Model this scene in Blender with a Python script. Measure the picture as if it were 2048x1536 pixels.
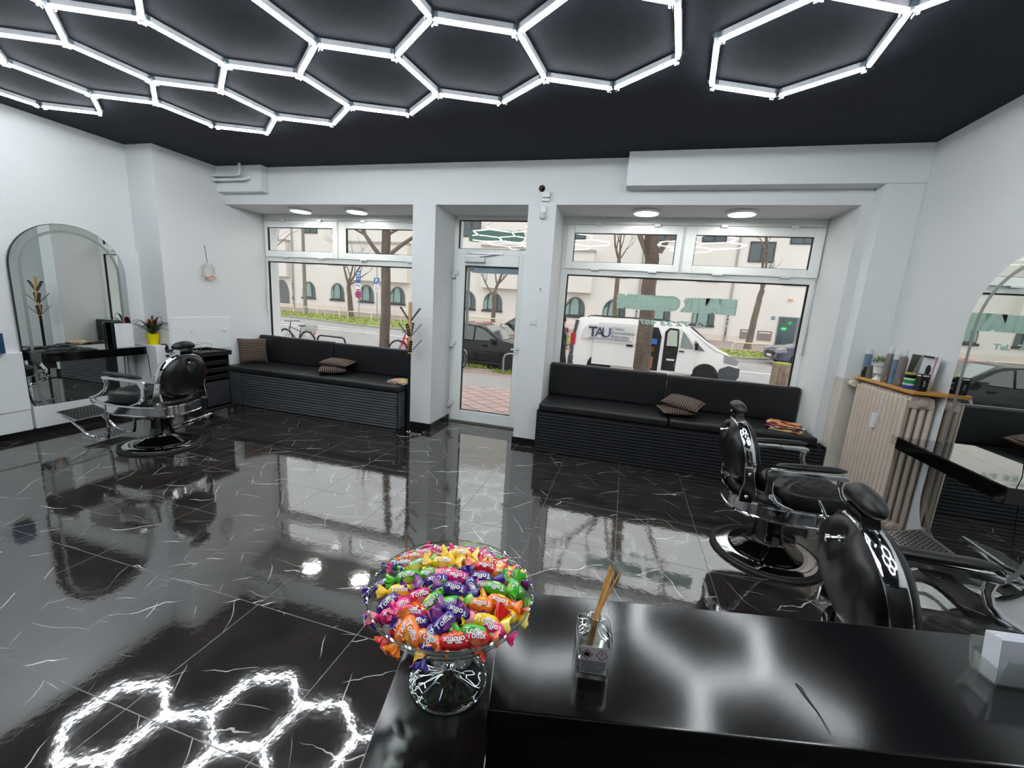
import bpy, bmesh, math, random
from mathutils import Vector, Matrix, noise
random.seed(7)
PI = math.pi
sc = bpy.context.scene
for o in list(bpy.data.objects): bpy.data.objects.remove(o)
COL = sc.collection

# ------------------------------------------------------------------ camera
FPX, YAW, PITCH, ROLL, CZ = 820.41, -0.258881, -0.190264, 0.0650883, 1.63
cy, sy, cp, sp, cr, sr = math.cos(YAW), math.sin(YAW), math.cos(PITCH), math.sin(PITCH), math.cos(ROLL), math.sin(ROLL)
FW = Vector((sy*cp, cy*cp, sp)); RT = Vector((cy, -sy, 0)); UP = RT.cross(FW)
R2 = RT*cr + UP*sr; U2 = -RT*sr + UP*cr
cam = bpy.data.cameras.new('camera'); camo = bpy.data.objects.new('camera', cam); COL.objects.link(camo)
M = Matrix((R2, U2, -FW)).transposed().to_4x4(); M.translation = Vector((0, 0, CZ)); camo.matrix_world = M
cam.sensor_width = 36; cam.lens = FPX/2048*36; cam.clip_start = .02; cam.clip_end = 300
sc.camera = camo

# ------------------------------------------------------------------ view, world, big lights
vs = sc.view_settings
sc.display_settings.display_device = 'sRGB'
vs.view_transform = 'Standard'; vs.look = 'None'; vs.gamma = 1; vs.use_curve_mapping = False; vs.exposure = 0.0
cyc = sc.cycles
cyc.use_denoising = True
cyc.max_bounces = 9; cyc.diffuse_bounces = 4; cyc.glossy_bounces = 5; cyc.transmission_bounces = 8; cyc.transparent_max_bounces = 14
cyc.caustics_reflective = False; cyc.caustics_refractive = False
cyc.sample_clamp_indirect = 6
SKY, TUBE, DISC = 2.3, 41.0, 26.0
w = bpy.data.worlds.new('overcast'); sc.world = w; w.use_nodes = True
nt = w.node_tree; nt.nodes.clear()
tc = nt.nodes.new('ShaderNodeTexCoord'); sep = nt.nodes.new('ShaderNodeSeparateXYZ'); rmp = nt.nodes.new('ShaderNodeValToRGB')
bg = nt.nodes.new('ShaderNodeBackground'); ow = nt.nodes.new('ShaderNodeOutputWorld')
rmp.color_ramp.elements[0].position = .48; rmp.color_ramp.elements[0].color = (.55, .55, .56, 1)
rmp.color_ramp.elements[1].position = 1.0; rmp.color_ramp.elements[1].color = (1, 1.0, 1.02, 1)
mpr = nt.nodes.new('ShaderNodeMapRange'); mpr.inputs[1].default_value = -1; mpr.inputs[2].default_value = 1
nt.links.new(tc.outputs['Generated'], sep.inputs[0]); nt.links.new(sep.outputs['Z'], mpr.inputs[0])
nt.links.new(mpr.outputs[0], rmp.inputs[0]); nt.links.new(rmp.outputs[0], bg.inputs[0]); nt.links.new(bg.outputs[0], ow.inputs[0])
bg.inputs[1].default_value = SKY

# ------------------------------------------------------------------ pixel to world helpers (measuring aids)
def ray(px, py): return FW + R2*(px-1024)/FPX - U2*(py-768)/FPX
def aty(px, py, y):
    d = ray(px, py); return Vector((0, 0, CZ)) + d*(y/d.y)
def atx(px, py, x):
    d = ray(px, py); return Vector((0, 0, CZ)) + d*(x/d.x)
def atz(px, py, z):
    d = ray(px, py); return Vector((0, 0, CZ)) + d*((z-CZ)/d.z)

# ------------------------------------------------------------------ materials
def lin(c):
    return tuple(((v/255/12.92) if v/255 <= .04045 else ((v/255+.055)/1.055)**2.4) for v in c[:3]) + (1,)
MATS = {}
def mat(name, rgb=(200, 200, 200), rough=.5, metal=0, spec=.5, emit=0, trans=0, alpha=1, bump=None, var=None, coat=0, ior=1.45, lincol=None, sheen=0):
    if name in MATS: return MATS[name]
    m = bpy.data.materials.new(name); m.use_nodes = True; n = m.node_tree
    b = n.nodes['Principled BSDF']; c = lincol or lin(rgb)
    b.inputs['Base Color'].default_value = c; b.inputs['Roughness'].default_value = rough; b.inputs['Metallic'].default_value = metal
    b.inputs['Specular IOR Level'].default_value = spec; b.inputs['IOR'].default_value = ior
    b.inputs['Transmission Weight'].default_value = trans; b.inputs['Alpha'].default_value = alpha
    b.inputs['Coat Weight'].default_value = coat; b.inputs['Coat Roughness'].default_value = .05
    if emit: b.inputs['Emission Color'].default_value = c; b.inputs['Emission Strength'].default_value = emit
    tco = n.nodes.new('ShaderNodeTexCoord')
    if var:    # (scale, amount, stretch xyz)
        s, a = var[0], var[1]; st = var[2] if len(var) > 2 else (1, 1, 1)
        mp = n.nodes.new('ShaderNodeMapping'); mp.inputs['Scale'].default_value = st
        nz = n.nodes.new('ShaderNodeTexNoise'); nz.inputs['Scale'].default_value = s; nz.inputs['Detail'].default_value = 5
        mr = n.nodes.new('ShaderNodeMapRange'); mr.inputs[1].default_value = .3; mr.inputs[2].default_value = .7
        mr.inputs[3].default_value = 1-a; mr.inputs[4].default_value = 1+a
        mx = n.nodes.new('ShaderNodeMix'); mx.data_type = 'RGBA'; mx.blend_type = 'MULTIPLY'; mx.inputs[0].default_value = 1
        n.links.new(tco.outputs['Object'], mp.inputs[0]); n.links.new(mp.outputs[0], nz.inputs[0]); n.links.new(nz.outputs['Fac'], mr.inputs[0])
        mx.inputs[6].default_value = c; n.links.new(mr.outputs[0], mx.inputs[7]); n.links.new(mx.outputs[2], b.inputs['Base Color'])
    if bump:   # (scale, strength, distance)
        nz = n.nodes.new('ShaderNodeTexNoise'); nz.inputs['Scale'].default_value = bump[0]; nz.inputs['Detail'].default_value = 4
        bp = n.nodes.new('ShaderNodeBump'); bp.inputs['Strength'].default_value = bump[1]; bp.inputs['Distance'].default_value = bump[2] if len(bump) > 2 else .002
        n.links.new(tco.outputs['Object'], nz.inputs[0]); n.links.new(nz.outputs['Fac'], bp.inputs['Height']); n.links.new(bp.outputs[0], b.inputs['Normal'])
    MATS[name] = m; return m

def pane_mat(name, tint=(1, 1, 1, 1), refl=1.0, base=.0):
    m = bpy.data.materials.new(name); m.use_nodes = True; n = m.node_tree; n.nodes.clear()
    o = n.nodes.new('ShaderNodeOutputMaterial'); t = n.nodes.new('ShaderNodeBsdfTransparent'); t.inputs[0].default_value = tint
    g = n.nodes.new('ShaderNodeBsdfGlossy'); g.inputs['Roughness'].default_value = 0.0
    f = n.nodes.new('ShaderNodeFresnel'); ge = n.nodes.new('ShaderNodeNewGeometry'); io = n.nodes.new('ShaderNodeMapRange')
    io.inputs[3].default_value = 1.5; io.inputs[4].default_value = 1/1.5; n.links.new(ge.outputs['Backfacing'], io.inputs[0]); n.links.new(io.outputs[0], f.inputs[0])
    mu = n.nodes.new('ShaderNodeMath'); mu.operation = 'MULTIPLY_ADD'; mu.inputs[1].default_value = refl; mu.inputs[2].default_value = base
    mx = n.nodes.new('ShaderNodeMixShader')
    n.links.new(f.outputs[0], mu.inputs[0]); n.links.new(mu.outputs[0], mx.inputs[0]); n.links.new(t.outputs[0], mx.inputs[1]); n.links.new(g.outputs[0], mx.inputs[2]); n.links.new(mx.outputs[0], o.inputs[0])
    return m
GLASS = pane_mat('window_glass', (.97, .985, .98, 1))

def floor_mat():
    m = bpy.data.materials.new('black_marble_tile'); m.use_nodes = True; n = m.node_tree; L = n.links.new
    b = n.nodes['Principled BSDF']
    def nd(t, **k):
        x = n.nodes.new(t)
        for a, v in k.items(): setattr(x, a, v)
        return x
    def mth(op, a, b_=None, c_=None):
        x = nd('ShaderNodeMath', operation=op)
        for i, v in enumerate((a, b_, c_)):
            if v is None: continue
            if hasattr(v, 'default_value') or hasattr(v, 'links'): L(v, x.inputs[i])
            else: x.inputs[i].default_value = v
        return x.outputs[0]
    geo = nd('ShaderNodeNewGeometry'); s = nd('ShaderNodeSeparateXYZ'); L(geo.outputs['Position'], s.inputs[0])
    T = .5995
    gx = mth('DIVIDE', mth('SUBTRACT', s.outputs[0], .1015), T); gy = mth('DIVIDE', mth('SUBTRACT', s.outputs[1], .2995), T)
    ix, iy = mth('FLOOR', gx), mth('FLOOR', gy); fx, fy = mth('SUBTRACT', gx, ix), mth('SUBTRACT', gy, iy)
    ex = mth('MINIMUM', fx, mth('SUBTRACT', 1, fx)); ey = mth('MINIMUM', fy, mth('SUBTRACT', 1, fy)); e = mth('MINIMUM', ex, ey)
    grout = mth('LESS_THAN', e, .0032)
    cell = nd('ShaderNodeCombineXYZ'); L(ix, cell.inputs[0]); L(iy, cell.inputs[1])
    wn = nd('ShaderNodeTexWhiteNoise', noise_dimensions='3D'); L(cell.outputs[0], wn.inputs[0])
    def layer(angle, freq, width, seed, thr, soft, amp, amp2):
        off = nd('ShaderNodeVectorMath', operation='MULTIPLY'); L(wn.outputs['Color'], off.inputs[0]); off.inputs[1].default_value = (13+seed, 17+seed, 9)
        loc = nd('ShaderNodeCombineXYZ'); L(fx, loc.inputs[0]); L(fy, loc.inputs[1])
        rot = nd('ShaderNodeVectorRotate', rotation_type='Z_AXIS'); L(loc.outputs[0], rot.inputs['Vector']); rot.inputs['Angle'].default_value = angle
        add = nd('ShaderNodeVectorMath', operation='ADD'); L(rot.outputs[0], add.inputs[0]); L(off.outputs[0], add.inputs[1])
        sp_ = nd('ShaderNodeSeparateXYZ'); L(add.outputs[0], sp_.inputs[0])
        n1 = nd('ShaderNodeTexNoise'); L(add.outputs[0], n1.inputs[0]); n1.inputs['Scale'].default_value = 1.6; n1.inputs['Detail'].default_value = 1
        n2 = nd('ShaderNodeTexNoise'); L(add.outputs[0], n2.inputs[0]); n2.inputs['Scale'].default_value = 11; n2.inputs['Detail'].default_value = 2
        t = mth('ADD', mth('MULTIPLY', sp_.outputs[1], freq), mth('ADD', mth('MULTIPLY', n1.outputs['Fac'], amp), mth('MULTIPLY', n2.outputs['Fac'], amp2)))
        r = mth('ABSOLUTE', mth('SUBTRACT', mth('FRACT', t), .5))
        mv = nd('ShaderNodeVectorMath', operation='MULTIPLY'); L(add.outputs[0], mv.inputs[0]); mv.inputs[1].default_value = (1.5, freq*.9, 1)
        mk = nd('ShaderNodeTexNoise'); L(mv.outputs[0], mk.inputs[0]); mk.inputs['Scale'].default_value = 1.5; mk.inputs['Detail'].default_value = 1
        mr = nd('ShaderNodeMapRange'); L(mk.outputs['Fac'], mr.inputs[0]); mr.inputs[1].default_value = thr; mr.inputs[2].default_value = thr+soft
        wv = mth('MULTIPLY', mr.outputs[0], width*freq)
        ln = mth('SUBTRACT', 1, mth('DIVIDE', r, mth('ADD', wv, 1e-5))); ln = mth('MAXIMUM', mth('MINIMUM', mth('MULTIPLY', ln, 2.0), 1), 0)
        return mth('MULTIPLY', ln, mth('MINIMUM', mth('MULTIPLY', mr.outputs[0], 2.5), 1))
    v1 = layer(-.55, 2.2, .0070, 1, .50, .14, 1.1, .10)
    v2 = layer(.95, 3.2, .0048, 5, .53, .14, .9, .06)
    v3 = layer(-.15, 4.6, .0036, 9, .55, .14, 1.3, .05)
    v = mth('MINIMUM', mth('ADD', mth('ADD', v1, mth('MULTIPLY', v2, .8)), mth('MULTIPLY', v3, .6)), 1)
    cl = nd('ShaderNodeTexNoise'); L(geo.outputs['Position'], cl.inputs[0]); cl.inputs['Scale'].default_value = 5; cl.inputs['Detail'].default_value = 6
    cr_ = nd('ShaderNodeValToRGB'); L(cl.outputs['Fac'], cr_.inputs[0])
    cr_.color_ramp.elements[0].position = .35; cr_.color_ramp.elements[0].color = (.018, .0158, .014, 1)
    cr_.color_ramp.elements[1].position = .7; cr_.color_ramp.elements[1].color = (.036, .031, .0275, 1)
    mx = nd('ShaderNodeMix', data_type='RGBA'); L(v, mx.inputs[0]); L(cr_.outputs[0], mx.inputs[6]); mx.inputs[7].default_value = (.62, .61, .59, 1)
    mg = nd('ShaderNodeMix', data_type='RGBA'); L(grout, mg.inputs[0]); L(mx.outputs[2], mg.inputs[6]); mg.inputs[7].default_value = (.03, .03, .031, 1)
    L(mg.outputs[2], b.inputs['Base Color'])
    rr = mth('MULTIPLY_ADD', grout, .5, .05); L(rr, b.inputs['Roughness']); b.inputs['Specular IOR Level'].default_value = 1.0; b.inputs['IOR'].default_value = 1.85
    bn = nd('ShaderNodeTexNoise'); L(geo.outputs['Position'], bn.inputs[0]); bn.inputs['Scale'].default_value = 26; bn.inputs['Detail'].default_value = 2
    bb = nd('ShaderNodeBump'); bb.inputs['Strength'].default_value = .16; bb.inputs['Distance'].default_value = .0016
    hh = mth('SUBTRACT', bn.outputs['Fac'], mth('MULTIPLY', grout, 1.0)); L(hh, bb.inputs['Height']); L(bb.outputs[0], b.inputs['Normal'])
    return m
FLOOR = floor_mat()

WALL = mat('white_wall_plaster', (222, 225, 226), .75, spec=.25, bump=(60, .25, .003))
WALLW = mat('white_paint_trim', (228, 232, 233), .45, bump=(40, .1, .002))
CEIL = mat('black_ceiling_stucco', (31, 35, 44), .8, spec=.3, bump=(110, .6, .004))
UPVC = mat('white_window_plastic', (243, 247, 244), .3)
BLKRUB = mat('black_rubber_gasket', (14, 14, 15), .6)
BEIGE = mat('old_beige_paint', (205, 200, 190), .6, var=(6, .06))
SKIRT = mat('black_stone_skirting', (22, 21, 20), .15, var=(9, .4))
CHROME = mat('polished_chrome', (225, 226, 228), .09, 1)
BRUSH = mat('brushed_steel', (180, 182, 185), .3, 1)
LEATH = mat('black_leather', (15, 15, 16), .36, spec=.5, bump=(160, .18, .001))
VINYL = mat('black_bench_vinyl', (24, 26, 29), .42, spec=.45, bump=(14, .25, .006))
BLKLAC = mat('black_gloss_lacquer', (6, 6, 7), .08)
BLKMET = mat('black_metal', (12, 12, 13), .35)
BLKPL = mat('black_plastic', (16, 17, 19), .4)
SLAT = mat('charcoal_slats', (78, 83, 88), .5, var=(3, .12, (1, 1, 8)))
SLATD = mat('black_slats', (36, 38, 42), .5)
SHADOWGAP = mat('black_board', (5, 5, 6), .7)
WOODL = mat('light_pine_wood', (196, 160, 108), .45, var=(9, .12, (1, 1, .15)))
WOODS = mat('varnished_pine_shelf', (205, 150, 72), .35, var=(6, .2, (1, .1, 1)))
RAD = mat('beige_radiator_enamel', (206, 190, 176), .4, var=(14, .05))
SATIN = mat('black_satin_counter', (7, 7, 9), .118, spec=.72, bump=(1100, .09, .0002))
WHITEPL = mat('white_plastic', (225, 228, 228), .35)
PAPER = mat('white_paper', (232, 234, 238), .6)
GLASSR = mat('clear_glass', (246, 252, 249), .0, trans=1, ior=1.46)

# ------------------------------------------------------------------ mesh helpers
def BM(): return bmesh.new()
def box(bm, x0, x1, y0, y1, z0, z1, mt=None):
    vs_ = [bm.verts.new(p) for p in ((x0,y0,z0),(x1,y0,z0),(x1,y1,z0),(x0,y1,z0),(x0,y0,z1),(x1,y0,z1),(x1,y1,z1),(x0,y1,z1))]
    for f in ((0,3,2,1),(4,5,6,7),(0,1,5,4),(1,2,6,5),(2,3,7,6),(3,0,4,7)): bm.faces.new([vs_[i] for i in f])
    if mt is not None:
        bmesh.ops.transform(bm, matrix=mt, verts=vs_)
    return vs_
def tube(bm, pts, r, n=8, cap=True, closed=False, flat=1.0):
    pts = [Vector(p) for p in pts]; N = len(pts)
    rs = r if isinstance(r, (list, tuple)) else [r]*N
    rings = []; up = None
    for i, p in enumerate(pts):
        a = pts[(i-1) % N] if (closed or i > 0) else p; b_ = pts[(i+1) % N] if (closed or i < N-1) else p
        t = (b_-a)
        if t.length < 1e-9: t = Vector((0, 0, 1))
        t.normalize()
        if up is None:
            up = Vector((0, 0, 1)) if abs(t.z) < .9 else Vector((0, 1, 0))
        s_ = t.cross(up)
        if s_.length < 1e-6: s_ = t.cross(Vector((1, 0, 0)))
        s_.normalize(); up = s_.cross(t).normalized()
        rings.append([bm.verts.new(p + (s_*math.cos(2*PI*k/n) + up*math.sin(2*PI*k/n)*flat)*rs[i]) for k in range(n)])
    m_ = N if closed else N-1
    for i in range(m_):
        A, B = rings[i], rings[(i+1) % N]
        for k in range(n):
            try: bm.faces.new((A[k], A[(k+1) % n], B[(k+1) % n], B[k]))
            except ValueError: pass
    if cap and not closed:
        bm.faces.new(rings[0][::-1]); bm.faces.new(rings[-1])
    return rings
def lathe(bm, prof, n=32, c=(0, 0, 0), sx=1, sy_=1, mt=None):
    rings = []; new = []
    for r, z in prof:
        if r < 1e-6:
            v = [bm.verts.new((c[0], c[1], c[2]+z))]
        else:
            v = [bm.verts.new((c[0]+r*sx*math.cos(2*PI*k/n), c[1]+r*sy_*math.sin(2*PI*k/n), c[2]+z)) for k in range(n)]
        rings.append(v); new += v
    for A, B in zip(rings, rings[1:]):
        for k in range(n):
            k2 = (k+1) % n
            if len(A) == 1 and len(B) == 1: break
            if len(A) == 1: bm.faces.new((A[0], B[k2], B[k]))
            elif len(B) == 1: bm.faces.new((A[k], A[k2], B[0]))
            else: bm.faces.new((A[k], A[k2], B[k2], B[k]))
    if len(rings[0]) > 1: bm.faces.new(rings[0][::-1])
    if len(rings[-1]) > 1: bm.faces.new(rings[-1])
    if mt is not None: bmesh.ops.transform(bm, matrix=mt, verts=new)
    return new
def prism(bm, poly, fn, d0, d1):
    """poly: list of 2D points, fn(u, v, d) -> 3D"""
    A = [bm.verts.new(fn(u, v, d0)) for u, v in poly]; B = [bm.verts.new(fn(u, v, d1)) for u, v in poly]
    n = len(poly)
    bm.faces.new(A[::-1]); bm.faces.new(B)
    for i in range(n): bm.faces.new((A[i], A[(i+1) % n], B[(i+1) % n], B[i]))
    return A+B
def sup(u, n=2.6):
    c, s = math.cos(u), math.sin(u)
    return (math.copysign(abs(c)**(2/n), c), math.copysign(abs(s)**(2/n), s))
def make(name, bm, m, parent=None, smooth=None, bevel=0, seg=2, loc=None, rotz=None, sub=0, mtx=None):
    bmesh.ops.recalc_face_normals(bm, faces=bm.faces)
    me = bpy.data.meshes.new(name); bm.to_mesh(me); bm.free()
    ms = m if isinstance(m, (list, tuple)) else [m]
    for x in ms: me.materials.append(x)
    if smooth is None: smooth = 32
    if smooth:
        for p in me.polygons: p.use_smooth = True
        try: me.set_sharp_from_angle(angle=math.radians(smooth))
        except Exception: pass
    o = bpy.data.objects.new(name, me); COL.objects.link(o)
    if parent: o.parent = parent
    if loc is not None: o.location = loc
    if rotz is not None: o.rotation_euler = (0, 0, rotz)
    if mtx is not None: o.matrix_local = mtx
    if bevel:
        md = o.modifiers.new('bevel', 'BEVEL'); md.width = bevel; md.segments = seg; md.limit_method = 'ANGLE'; md.angle_limit = math.radians(40)
    if sub:
        md = o.modifiers.new('sub', 'SUBSURF'); md.levels = sub; md.render_levels = sub
    return o
def tag(o, label=None, cat=None, group=None, kind=None):
    if label: o['label'] = label
    if cat: o['category'] = cat
    if group: o['group'] = group
    if kind: o['kind'] = kind
    return o
def thing(name, label, cat, loc=(0, 0, 0), rotz=0, group=None):
    o = bpy.data.objects.new(name, None); COL.objects.link(o); o.empty_display_size = .1
    o.location = loc; o.rotation_euler = (0, 0, rotz)
    return tag(o, label, cat, group)
def struct(name, bm, m, parent=None, **k):
    o = make(name, bm, m, parent, **k)
    if parent is None: o['kind'] = 'structure'
    return o
def copy_tree(o, parent=None):
    c = o.copy(); COL.objects.link(c); c.parent = parent
    if parent is not None: c.matrix_parent_inverse = o.matrix_parent_inverse.copy()
    for ch in list(o.children): copy_tree(ch, c)
    return c
def text_obj(name, s, size, m, parent=None, mtx=None, extrude=.0004, align='LEFT', bold=0, spacing=1, shear=0, fn=None):
    cu = bpy.data.curves.new('t', 'FONT'); cu.body = s; cu.size = size; cu.extrude = extrude; cu.align_x = align; cu.offset = bold; cu.space_character = spacing; cu.shear = shear
    cu.resolution_u = 4
    to = bpy.data.objects.new('t', cu); COL.objects.link(to)
    dg = bpy.context.evaluated_depsgraph_get(); dg.update()
    me = bpy.data.meshes.new_from_object(to.evaluated_get(dg)); me.name = name
    bpy.data.objects.remove(to); bpy.data.curves.remove(cu)
    me.materials.clear(); me.materials.append(m)
    if fn:
        for v in me.vertices: v.co = fn(v.co)
    o = bpy.data.objects.new(name, me); COL.objects.link(o)
    if parent: o.parent = parent
    if mtx is not None: o.matrix_local = mtx
    return o
def basis(x, y, z, loc):
    m = Matrix((Vector(x), Vector(y), Vector(z))).transposed().to_4x4(); m.translation = Vector(loc); return m
# ================================================================== the room
ZC, YW = 3.143, 4.57
XL, XR, YB0 = -5.75, 2.26, -3.6
YO = 5.42
bm = BM(); box(bm, -6.3, 2.9, YB0-.3, YO-.12, -.12, 0)
struct('floor', bm, FLOOR, smooth=0)
bm = BM(); box(bm, -6.3, 2.9, YB0-.3, YO, ZC, ZC+.15)
struct('ceiling', bm, CEIL, smooth=0)
bm = BM()
box(bm, -5.33, 2.40, YW, YO, 2.70, ZC)
box(bm, -2.54, -2.25, YW, YO, 0, 2.70)
box(bm, -1.155, -.85, YW, YO, 0, 2.70)
box(bm, 1.90, 2.40, YW, YO, 0, 2.70)
box(bm, -5.33, -2.54, 5.14, YO, 0, .80)
box(bm, -.85, 1.90, 5.14, YO, 0, .80)
struct('wall_front', bm, WALL, smooth=0)
bm = BM(); box(bm, -6.2, XL, YB0, 3.72, 0, ZC); box(bm, -6.2, -5.33, 3.72, YO, 0, ZC)
box(bm, XL, -5.712, 3.46, 3.72, .88, 1.95)
struct('wall_left', bm, WALL, smooth=0)
bm = BM(); box(bm, XR, 2.7, YB0, YO, 0, ZC)
struct('wall_right', bm, WALL, smooth=0)
bm = BM(); box(bm, -6.2, 2.7, YB0-.3, YB0, 0, ZC)
struct('wall_back', bm, WALL, smooth=0)
# built-in boxes under the ceiling and the narrow pier beside the radiator
bm = BM(); box(bm, -.15, XR, 4.40, YW, 2.835, ZC); struct('trim_1', bm, WALLW, smooth=0, bevel=.004)
bm = BM(); box(bm, -5.33, -4.60, 4.47, YW, 2.83, ZC); struct('trim_2', bm, WALLW, smooth=0, bevel=.004)
bm = BM(); box(bm, 1.98, XR, 4.41, YW, 1.16, 2.835); struct('trim_3', bm, WALLW, smooth=0, bevel=.004)
bm = BM(); box(bm, 1.98, XR, 4.41, YW, 0, 1.16); struct('trim_4', bm, BEIGE, smooth=0, bevel=.004)
# window recess lining, a touch warmer and lighter than the walls
bm = BM(); box(bm, XL, -5.36, 3.58, 3.72, .07, .88); box(bm, XL, -5.70, 2.62, 3.58, .07, .30)
struct('trim_5', bm, WALLW, smooth=0, bevel=.006)
bm = BM(); box(bm, XL, -5.69, YB0, 2.60, .28, .87); box(bm, XL, -5.70, YB0, 2.60, .07, .28)
struct('trim_6', bm, WALLW, smooth=0, bevel=.008)
# skirting of black stone
bm = BM()
box(bm, XL, -5.735, YB0, 3.58, 0, .07)
struct('baseboard_left', bm, SKIRT, smooth=0)
bm = BM()
box(bm, -2.53, -2.237, YW-.013, YW, 0, .085); box(bm, -2.25, -2.237, YW, 5.13, 0, .085)
box(bm, -1.168, -.865, YW-.013, YW, 0, .085); box(bm, -1.168, -1.155, YW, 5.13, 0, .085)
struct('baseboard_front', bm, SKIRT, smooth=0)
bm = BM(); box(bm, 2.247, XR, YB0, 3.55, 0, .07); struct('baseboard_right', bm, SKIRT, smooth=0)

# ------------------------------------------------------------------ windows
def frame_rect(bm, x0, x1, z0, z1, wl, wr, wb, wt, y0, y1):
    box(bm, x0, x0+wl, y0, y1, z0, z1); box(bm, x1-wr, x1, y0, y1, z0, z1)
    box(bm, x0+wl, x1-wr, y0, y1, z0, z0+wb); box(bm, x0+wl, x1-wr, y0, y1, z1-wt, z1)
def window(n, x0, x1, sash, xg0, xg1, xm):
    bm = BM()
    zt = 2.03
    box(bm, x0, x1, 5.17, 5.27, 2.625, 2.70)              # shutter box cover above
    frame_rect(bm, x0, x1, .80, 2.625, xg0-x0, x1-xg1, .05, .04, 5.19, 5.27)
    box(bm, xg0, xg1, 5.185, 5.27, zt+.012, 2.115)         # transom
    box(bm, xm-.022, xm+.022, 5.185, 5.27, 2.115, 2.60)
    root = struct('window_%d' % n, bm, UPVC, smooth=0, bevel=.004)
    root['label'] = 'white plastic shop window %s of the entrance door' % ('left' if n == 1 else 'right')
    bm = BM(); frame_rect(bm, xg0-.004, xg1+.004, .845, zt+.016, .018, .018, .018, .018, 5.2, 5.225)
    make('gasket', bm, BLKRUB, root, smooth=0)
    bm = BM(); box(bm, xg0, xg1, 5.228, 5.234, .85, zt+.01); make('pane', bm, GLASS, root, smooth=0)
    for (s0, s1, g0, g1) in sash:
        bm = BM(); frame_rect(bm, s0, s1, 2.108, 2.612, g0-s0, s1-g1, .085, .09, 5.155, 5.20)
        s = make('sash', bm, UPVC, root, smooth=0, bevel=.006)
        bm = BM(); frame_rect(bm, g0-.001, g1+.001, 2.19, 2.525, .008, .008, .008, .008, 5.17, 5.2); make('gasket', bm, BLKRUB, s, smooth=0)
        bm = BM(); box(bm, g0, g1, 5.181, 5.187, 2.195, 2.52); make('pane', bm, GLASS, s, smooth=0)
        for t in (.28, .78):
            xx = s0+(s1-s0)*t
            bm = BM(); box(bm, xx-.035, xx+.035, 5.13, 5.155, 2.60, 2.635); make('latch', bm, WHITEPL, s, smooth=0, bevel=.004)
            bm = BM(); box(bm, xx-.05, xx+.05, 5.145, 5.18, 2.095, 2.115); make('hinge_cover', bm, WHITEPL, s, smooth=0, bevel=.003)
    xs = x0+.03 if n == 1 else x1-.03
    bm = BM(); tube(bm, [(xs, 5.175, 2.45), (xs, 5.172, 1.62)], .008, 8); tube(bm, [(xs, 5.165, 1.62), (xs, 5.165, 1.3)], .013, 8)
    make('winder_rod', bm, WHITEPL, root)
    return root
W1 = window(1, -5.33, -2.54, [(-5.30, -4.045, -5.255, -4.12), (-4.02, -2.58, -3.905, -2.68)], -5.30, -2.60, -4.03)
W2 = window(2, -.85, 1.90, [(-.80, .505, -.712, .44), (.535, 1.885, .642, 1.79)], -.765, 1.84, .52)
# lettering foil on the glass, seen from behind
FOIL = mat('green_frosted_foil', (170, 200, 188), .6)
def foil_nodes():
    n = FOIL.node_tree; b_ = n.nodes['Principled BSDF']; t = n.nodes.new('ShaderNodeBsdfTranslucent'); t.inputs[0].default_value = lin((176, 206, 194)); mx = n.nodes.new('ShaderNodeMixShader'); mx.inputs[0].default_value = .5
    n.links.new(b_.outputs[0], mx.inputs[1]); n.links.new(t.outputs[0], mx.inputs[2]); n.links.new(mx.outputs[0], n.nodes['Material Output'].inputs[0])
foil_nodes()
def foil_text(s, size, xr, zb, wtarget, parent, bold, name='lettering', htarget=None, m=None):
    def f(co): return co
    o = text_obj(name, s, size, m or FOIL, parent, extrude=0, bold=bold)
    xs = [v.co.x for v in o.data.vertices]; ys = [v.co.y for v in o.data.vertices]
    kx = wtarget/(max(xs)-min(xs)); ky = (htarget or size*.72)/(max(ys)-min(ys))
    x0_, y0_ = min(xs), min(ys)
    for v in o.data.vertices:
        v.co = Vector((xr-(v.co.x-x0_)*kx, 5.239+v.co.z, zb+(v.co.y-y0_)*ky))
    return o
def foil_shape(pts, parent):
    bm = BM(); vs_ = []
    for u, v in pts: p = aty(1230+u*.12695, 580+v*.12695, 5.243); vs_.append(bm.verts.new(p))
    f_ = bm.faces.new(vs_); bmesh.ops.triangulate(bm, faces=[f_]); make('lettering_backing', bm, FOIL, parent, smooth=0)
foil_shape([(1940, 155), (1900, 408), (1560, 382), (1535, 352), (1500, 376), (1190, 360), (1040, 350), (1112, 265), (1095, 210), (1118, 155), (1190, 122), (1440, 132), (1422, 235), (1445, 265), (1505, 132), (1622, 138), (1662, 282), (1690, 140)], W2)
foil_shape([(50, 50), (158, 62), (160, 95), (200, 62), (800, 95), (805, 120), (850, 98), (905, 92), (975, 110), (1025, 160), (1032, 215), (1010, 280), (960, 325), (890, 340), (745, 335), (735, 308), (690, 328), (620, 322), (580, 302), (575, 322), (400, 312), (160, 294), (150, 250), (140, 292), (25, 285)], W2)
FOILL = mat('pale_foil_letter', (196, 220, 210), .6)
foil_text('HAIR', .25, 1.183, 1.678, .60, W2, -.004, htarget=.165, m=FOILL)
foil_text('QUEEN', .25, .581, 1.678, .725, W2, -.004, htarget=.165, m=FOILL)
foil_text('Tel.', .09, .905, 1.498, .14, W2, .005, htarget=.062)
foil_text('72', .09, .715, 1.505, .155, W2, .005, htarget=.062)
foil_text('33', .09, .53, 1.50, .14, W2, .005, htarget=.062)
foil_text('407', .09, .345, 1.50, .20, W2, .005, htarget=.062)

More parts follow.
